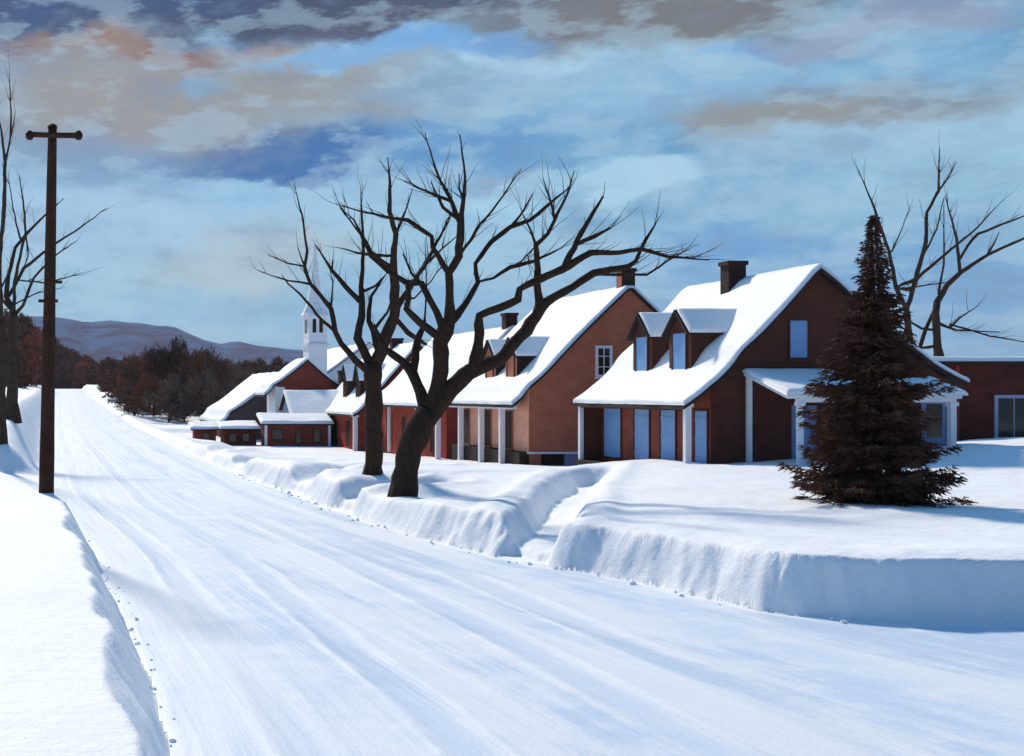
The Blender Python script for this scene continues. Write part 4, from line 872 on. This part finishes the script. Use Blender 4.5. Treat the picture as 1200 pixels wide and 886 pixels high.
# (photo x, top y, Y, variant colour)
front = [(160, 421, 190, 1, 'brown'), (174, 412, 180, 1, 'brown'), (186, 403, 176, 0, 'dark'), (205, 402, 178, 0, 'dark'), (222, 404, 174, 0, 'dark'), (238, 413, 168, 1, 'brown'), (254, 420, 162, 3, 'grey'), (268, 424, 158, 3, 'grey'),
         (158, 450, 160, 3, 'grey'), (180, 440, 158, 1, 'brown'), (198, 446, 152, 3, 'grey'), (216, 438, 154, 3, 'grey'), (236, 440, 150, 3, 'grey'), (256, 445, 150, 3, 'grey')]
DESC = {'grey': 'greyish brown', 'brown': 'brown', 'dark': 'nearly black'}
LAB = ['brown bare tree at the road end of the wood, in its back row', 'brown bare tree with rusty tint just left of the tallest dark trees of the wood', 'leftmost of the three tallest dark trees at the top of the wood',
       'middle one of the three tallest dark trees at the top of the wood', 'rightmost of the three tallest dark trees at the top of the wood', 'brown bare tree just right of the tallest dark trees of the wood',
       'grey brown bare tree in the back row above the barn roof corner', 'rightmost grey brown bare tree of the wood, directly behind the barn roof', 'leftmost low grey tree on the near edge of the wood, closest to the road',
       'low brown tree on the near edge of the wood, second from the road', 'low grey tree on the near edge of the wood, third from the road', 'low grey tree on the near edge of the wood, below its tallest trees',
       'low grey tree on the near edge of the wood, second left of the barn', 'low grey tree on the near edge of the wood, right beside the barn eave']
for i, (px, ty, Y, mi, nm) in enumerate(front):
    x, _, zt = P(px, ty, Y); z = H(x, Y) - .2; hh = zt - z
    wood_tree(mi * 2 + i % 2, x, Y, z, (max(.6, hh / 8 * .8), hh / 8 * 1.02), rnd.uniform(0, 6), 'woodland_tree', LAB[i], 'trees at the near side of the wood')
# far continuous wood as one mass
def wood_mass(name, items, label):
    rnd = random.Random(11); m = MB(); mats = WOODS; me = bpy.data.meshes.new(name); V = []; Fc = []; MI = []
    for (px, ty, Y, mi, wpx, gy) in items:
        x, _, zt = P(px, ty, Y); w_ = wpx * Y / F; zb = P(px, gy, Y)[2]; zb = min(zb, H(x, min(Y, 880)) if Y < 880 else zb)
        h = zt - zb
        for _ in range(3):
            xx = x + rnd.uniform(-.4, .4) * w_
            V += [(xx - .15, Y, zb - .5), (xx + .15, Y, zb - .5), (xx, Y + .1, zb + h * .8), (xx, Y + .3, zb - .5)]; b = len(V) - 4; Fc += [(b, b + 1, b + 2), (b + 1, b + 3, b + 2)]; MI += [0, 0]
        for _ in range(int(1500 * min(1.6, h * w_ / 60))):
            a = rnd.uniform(-1, 1); tz = rnd.random() ** .8; hw = w_ * .5 * (1.12 - .75 * max(0, tz - .45) ** 1.1 * 1.6)
            p = Vector((x + a * hw, Y + rnd.uniform(-.5, .5) * w_ * .8, zb + tz * h * (1 - .22 * a * a) * rnd.uniform(.93, 1.04)))
            dd = Vector((rnd.uniform(-.8, .8), rnd.uniform(-.8, .8), rnd.uniform(-.2, 1))).normalized(); s_ = dd.cross(Vector((rnd.uniform(-1, 1), rnd.uniform(-1, 1), .3))).normalized() * rnd.uniform(.0005, .0011) * Y
            L = rnd.uniform(.003, .006) * Y; b = len(V); V += [tuple(p - s_), tuple(p + s_), tuple(p + dd * L)]; Fc.append((b, b + 1, b + 2)); MI.append(mi)
    me.from_pydata([tuple(v) for v in V], [], Fc)
    for q in mats: me.materials.append(q)
    me.polygons.foreach_set('material_index', MI); me.update()
    o = bpy.data.objects.new(name, me); COL.objects.link(o); tag(o, label, 'woods', kind='stuff'); return o
items = []
rnd = random.Random(8)
topl = [(-60, 355), (0, 366), (25, 368), (40, 384), (60, 392), (80, 408), (110, 420), (135, 424), (160, 424), (185, 416), (215, 412), (245, 424), (280, 428), (330, 424), (380, 428), (440, 432), (600, 432), (1300, 430)]
def top_at(px): return float(np.interp(px, [a for a, b in topl], [b for a, b in topl]))
for row, (Y, dy, step) in enumerate(((330, 0, 9), (290, 8, 10), (250, 20, 11), (220, 32, 12))):
    px = -60
    while px < (420 if row else 640):
        mi = rnd.choice([0, 1, 1, 2]) if px < 95 else (2 if (95 < px < 260 and row in (1, 2) and rnd.random() < .75) else rnd.choice([0, 1, 1]))
        if not (row > 1 and 84 < px < 104):
            if not (60 < px < 100 and Y < 330 and row > 0 and False):
                x = (px - VX) * Y / F
                if not (-7 < x < 9): items.append((px, top_at(px) + dy + rnd.uniform(-3, 5), Y, mi, rnd.uniform(15, 24), 462))
        px += step * rnd.uniform(.7, 1.3)
for px in range(40, 135, 6): items.append((px, top_at(px) + rnd.uniform(-1, 9), 480, rnd.choice([0, 1, 1, 2]), 17, 456))
for px in range(60, 150, 7): items.append((px, 427 + rnd.uniform(-3, 8), 440, rnd.choice([0, 2, 1]), 14, 457)) if not (76 < px < 92) else None
wood_mass('woodland', items, 'dark brown and rust coloured leafless wood closing the end of the road')
# ------------------------------------------------------------------ hills
def hill(name, ridge, Y, back, front, a, b, seed):
    xs = np.linspace(-400, 2400, 260); m = MB(); rows = 16; V = []; Fc = []
    rp = [q[0] for q in ridge]; rq = [q[1] for q in ridge]
    for j in range(rows + 1):
        f = j / rows; yy = Y - front * (1 - f)
        for i, px in enumerate(xs):
            hz = (EYE + (VY - np.interp(px, rp, rq)) * Y / F); x = (px - VX) * Y / F
            n = float(fbm(np.array([px * .03]), np.array([j * .35]), seed, 5)[0])
            V.append((x, yy, -3 + (hz + 3) * (f ** 1.3) * (1 + .22 * n * (1 - f) * 2) + n * 5 * (f > .1)))
    nx = len(xs)
    for j in range(rows):
        for i in range(nx - 1): q = j * nx + i; Fc.append((q, q + 1, q + nx + 1, q + nx))
    top = len(V)
    for i, px in enumerate(xs): v = V[rows * nx + i]; V.append((v[0], Y + back, -3))
    for i in range(nx - 1): q = rows * nx + i; Fc.append((q, q + 1, top + i + 1, top + i))
    mt, gg, bs = newmat(name); p = objco(gg); n1 = gg.noise(gg.map(p, (1, 1, 2)), .012, 7, .7, .5); n2 = gg.noise(p, .06, 5, .7)
    c_ = gg.mix(gg.ramp(gg.m('ADD', n1, gg.m('MULTIPLY', gg.m('SUBTRACT', n2, .5), .3)), .40, .60), a + (1,), b + (1,)); gg.put(bs.inputs['Base Color'], c_); bs.inputs['Roughness'].default_value = 1; bs.inputs['Specular IOR Level'].default_value = 0
    m.v = V; m.f = Fc; o = m.build(name, mt, None, smooth=True); tag(o, kind='structure'); return o
hill('hills', [(-400, 380), (0, 372), (60, 370), (100, 376), (160, 378), (200, 382), (225, 392), (250, 402), (262, 404), (275, 400), (300, 404), (330, 408), (380, 414), (500, 420), (900, 425), (2400, 430)], 2300, 400, 900, (.085, .065, .10), (.10, .15, .27), 5)  # bluish colours carry part of the distance haze

# ------------------------------------------------------------------ far fences beside the road
def rail_fence(Y, x0, x1, label):
    z0 = H((x0 + x1) / 2, Y); r = thing('rail_fence', ((x0 + x1) / 2, Y, z0), label, 'fence')
    nn = 5
    for k in range(nn):
        x = x0 + (x1 - x0) * k / (nn - 1); z = H(x, Y); MB().box(x - .09, Y - .09, z - .3, x + .09, Y + .09, z + .75).build('post', BARK, r)
    m = MB(); m2 = MB()
    for h in (.28, .58): 
        a = (x0, Y - .13, H(x0, Y) + h); b = (x1, Y - .13, H(x1, Y) + h); m.tube([a, b], [.10, .10], 6)
        m2.tube([(a[0], a[1], a[2] + .12), (b[0], b[1], b[2] + .12)], [.09, .09], 6)
    m.build('rail', BARK, r); m2.build('rail_snow', SNOW_ROOF, r)
rail_fence(205, 5.6 + .8, 7.6 + 1.2, 'snow capped rail fence beside the far end of the road, the farther of two')
rail_fence(165, 7.2, 9.6, 'dark rail fence on the far right verge of the road, the nearer of two')

# ------------------------------------------------------------------ haze
hz = MB().box(-3900, -60, -3.4, 4900, 4050, 150).build('haze', bpy.data.materials.new('haze'), None); tag(hz, kind='stuff')
hm = hz.data.materials[0]; hm.use_nodes = True; hm.node_tree.nodes.clear(); hg = G(hm.node_tree)
pv = hg.n('ShaderNodeVolumePrincipled'); pv.inputs['Color'].default_value = (.78, .86, 1, 1); pv.inputs['Density'].default_value = .00010; pv.inputs['Anisotropy'].default_value = 0.0
ho = hg.n('ShaderNodeOutputMaterial'); hm.node_tree.links.new(pv.outputs[0], ho.inputs['Volume'])
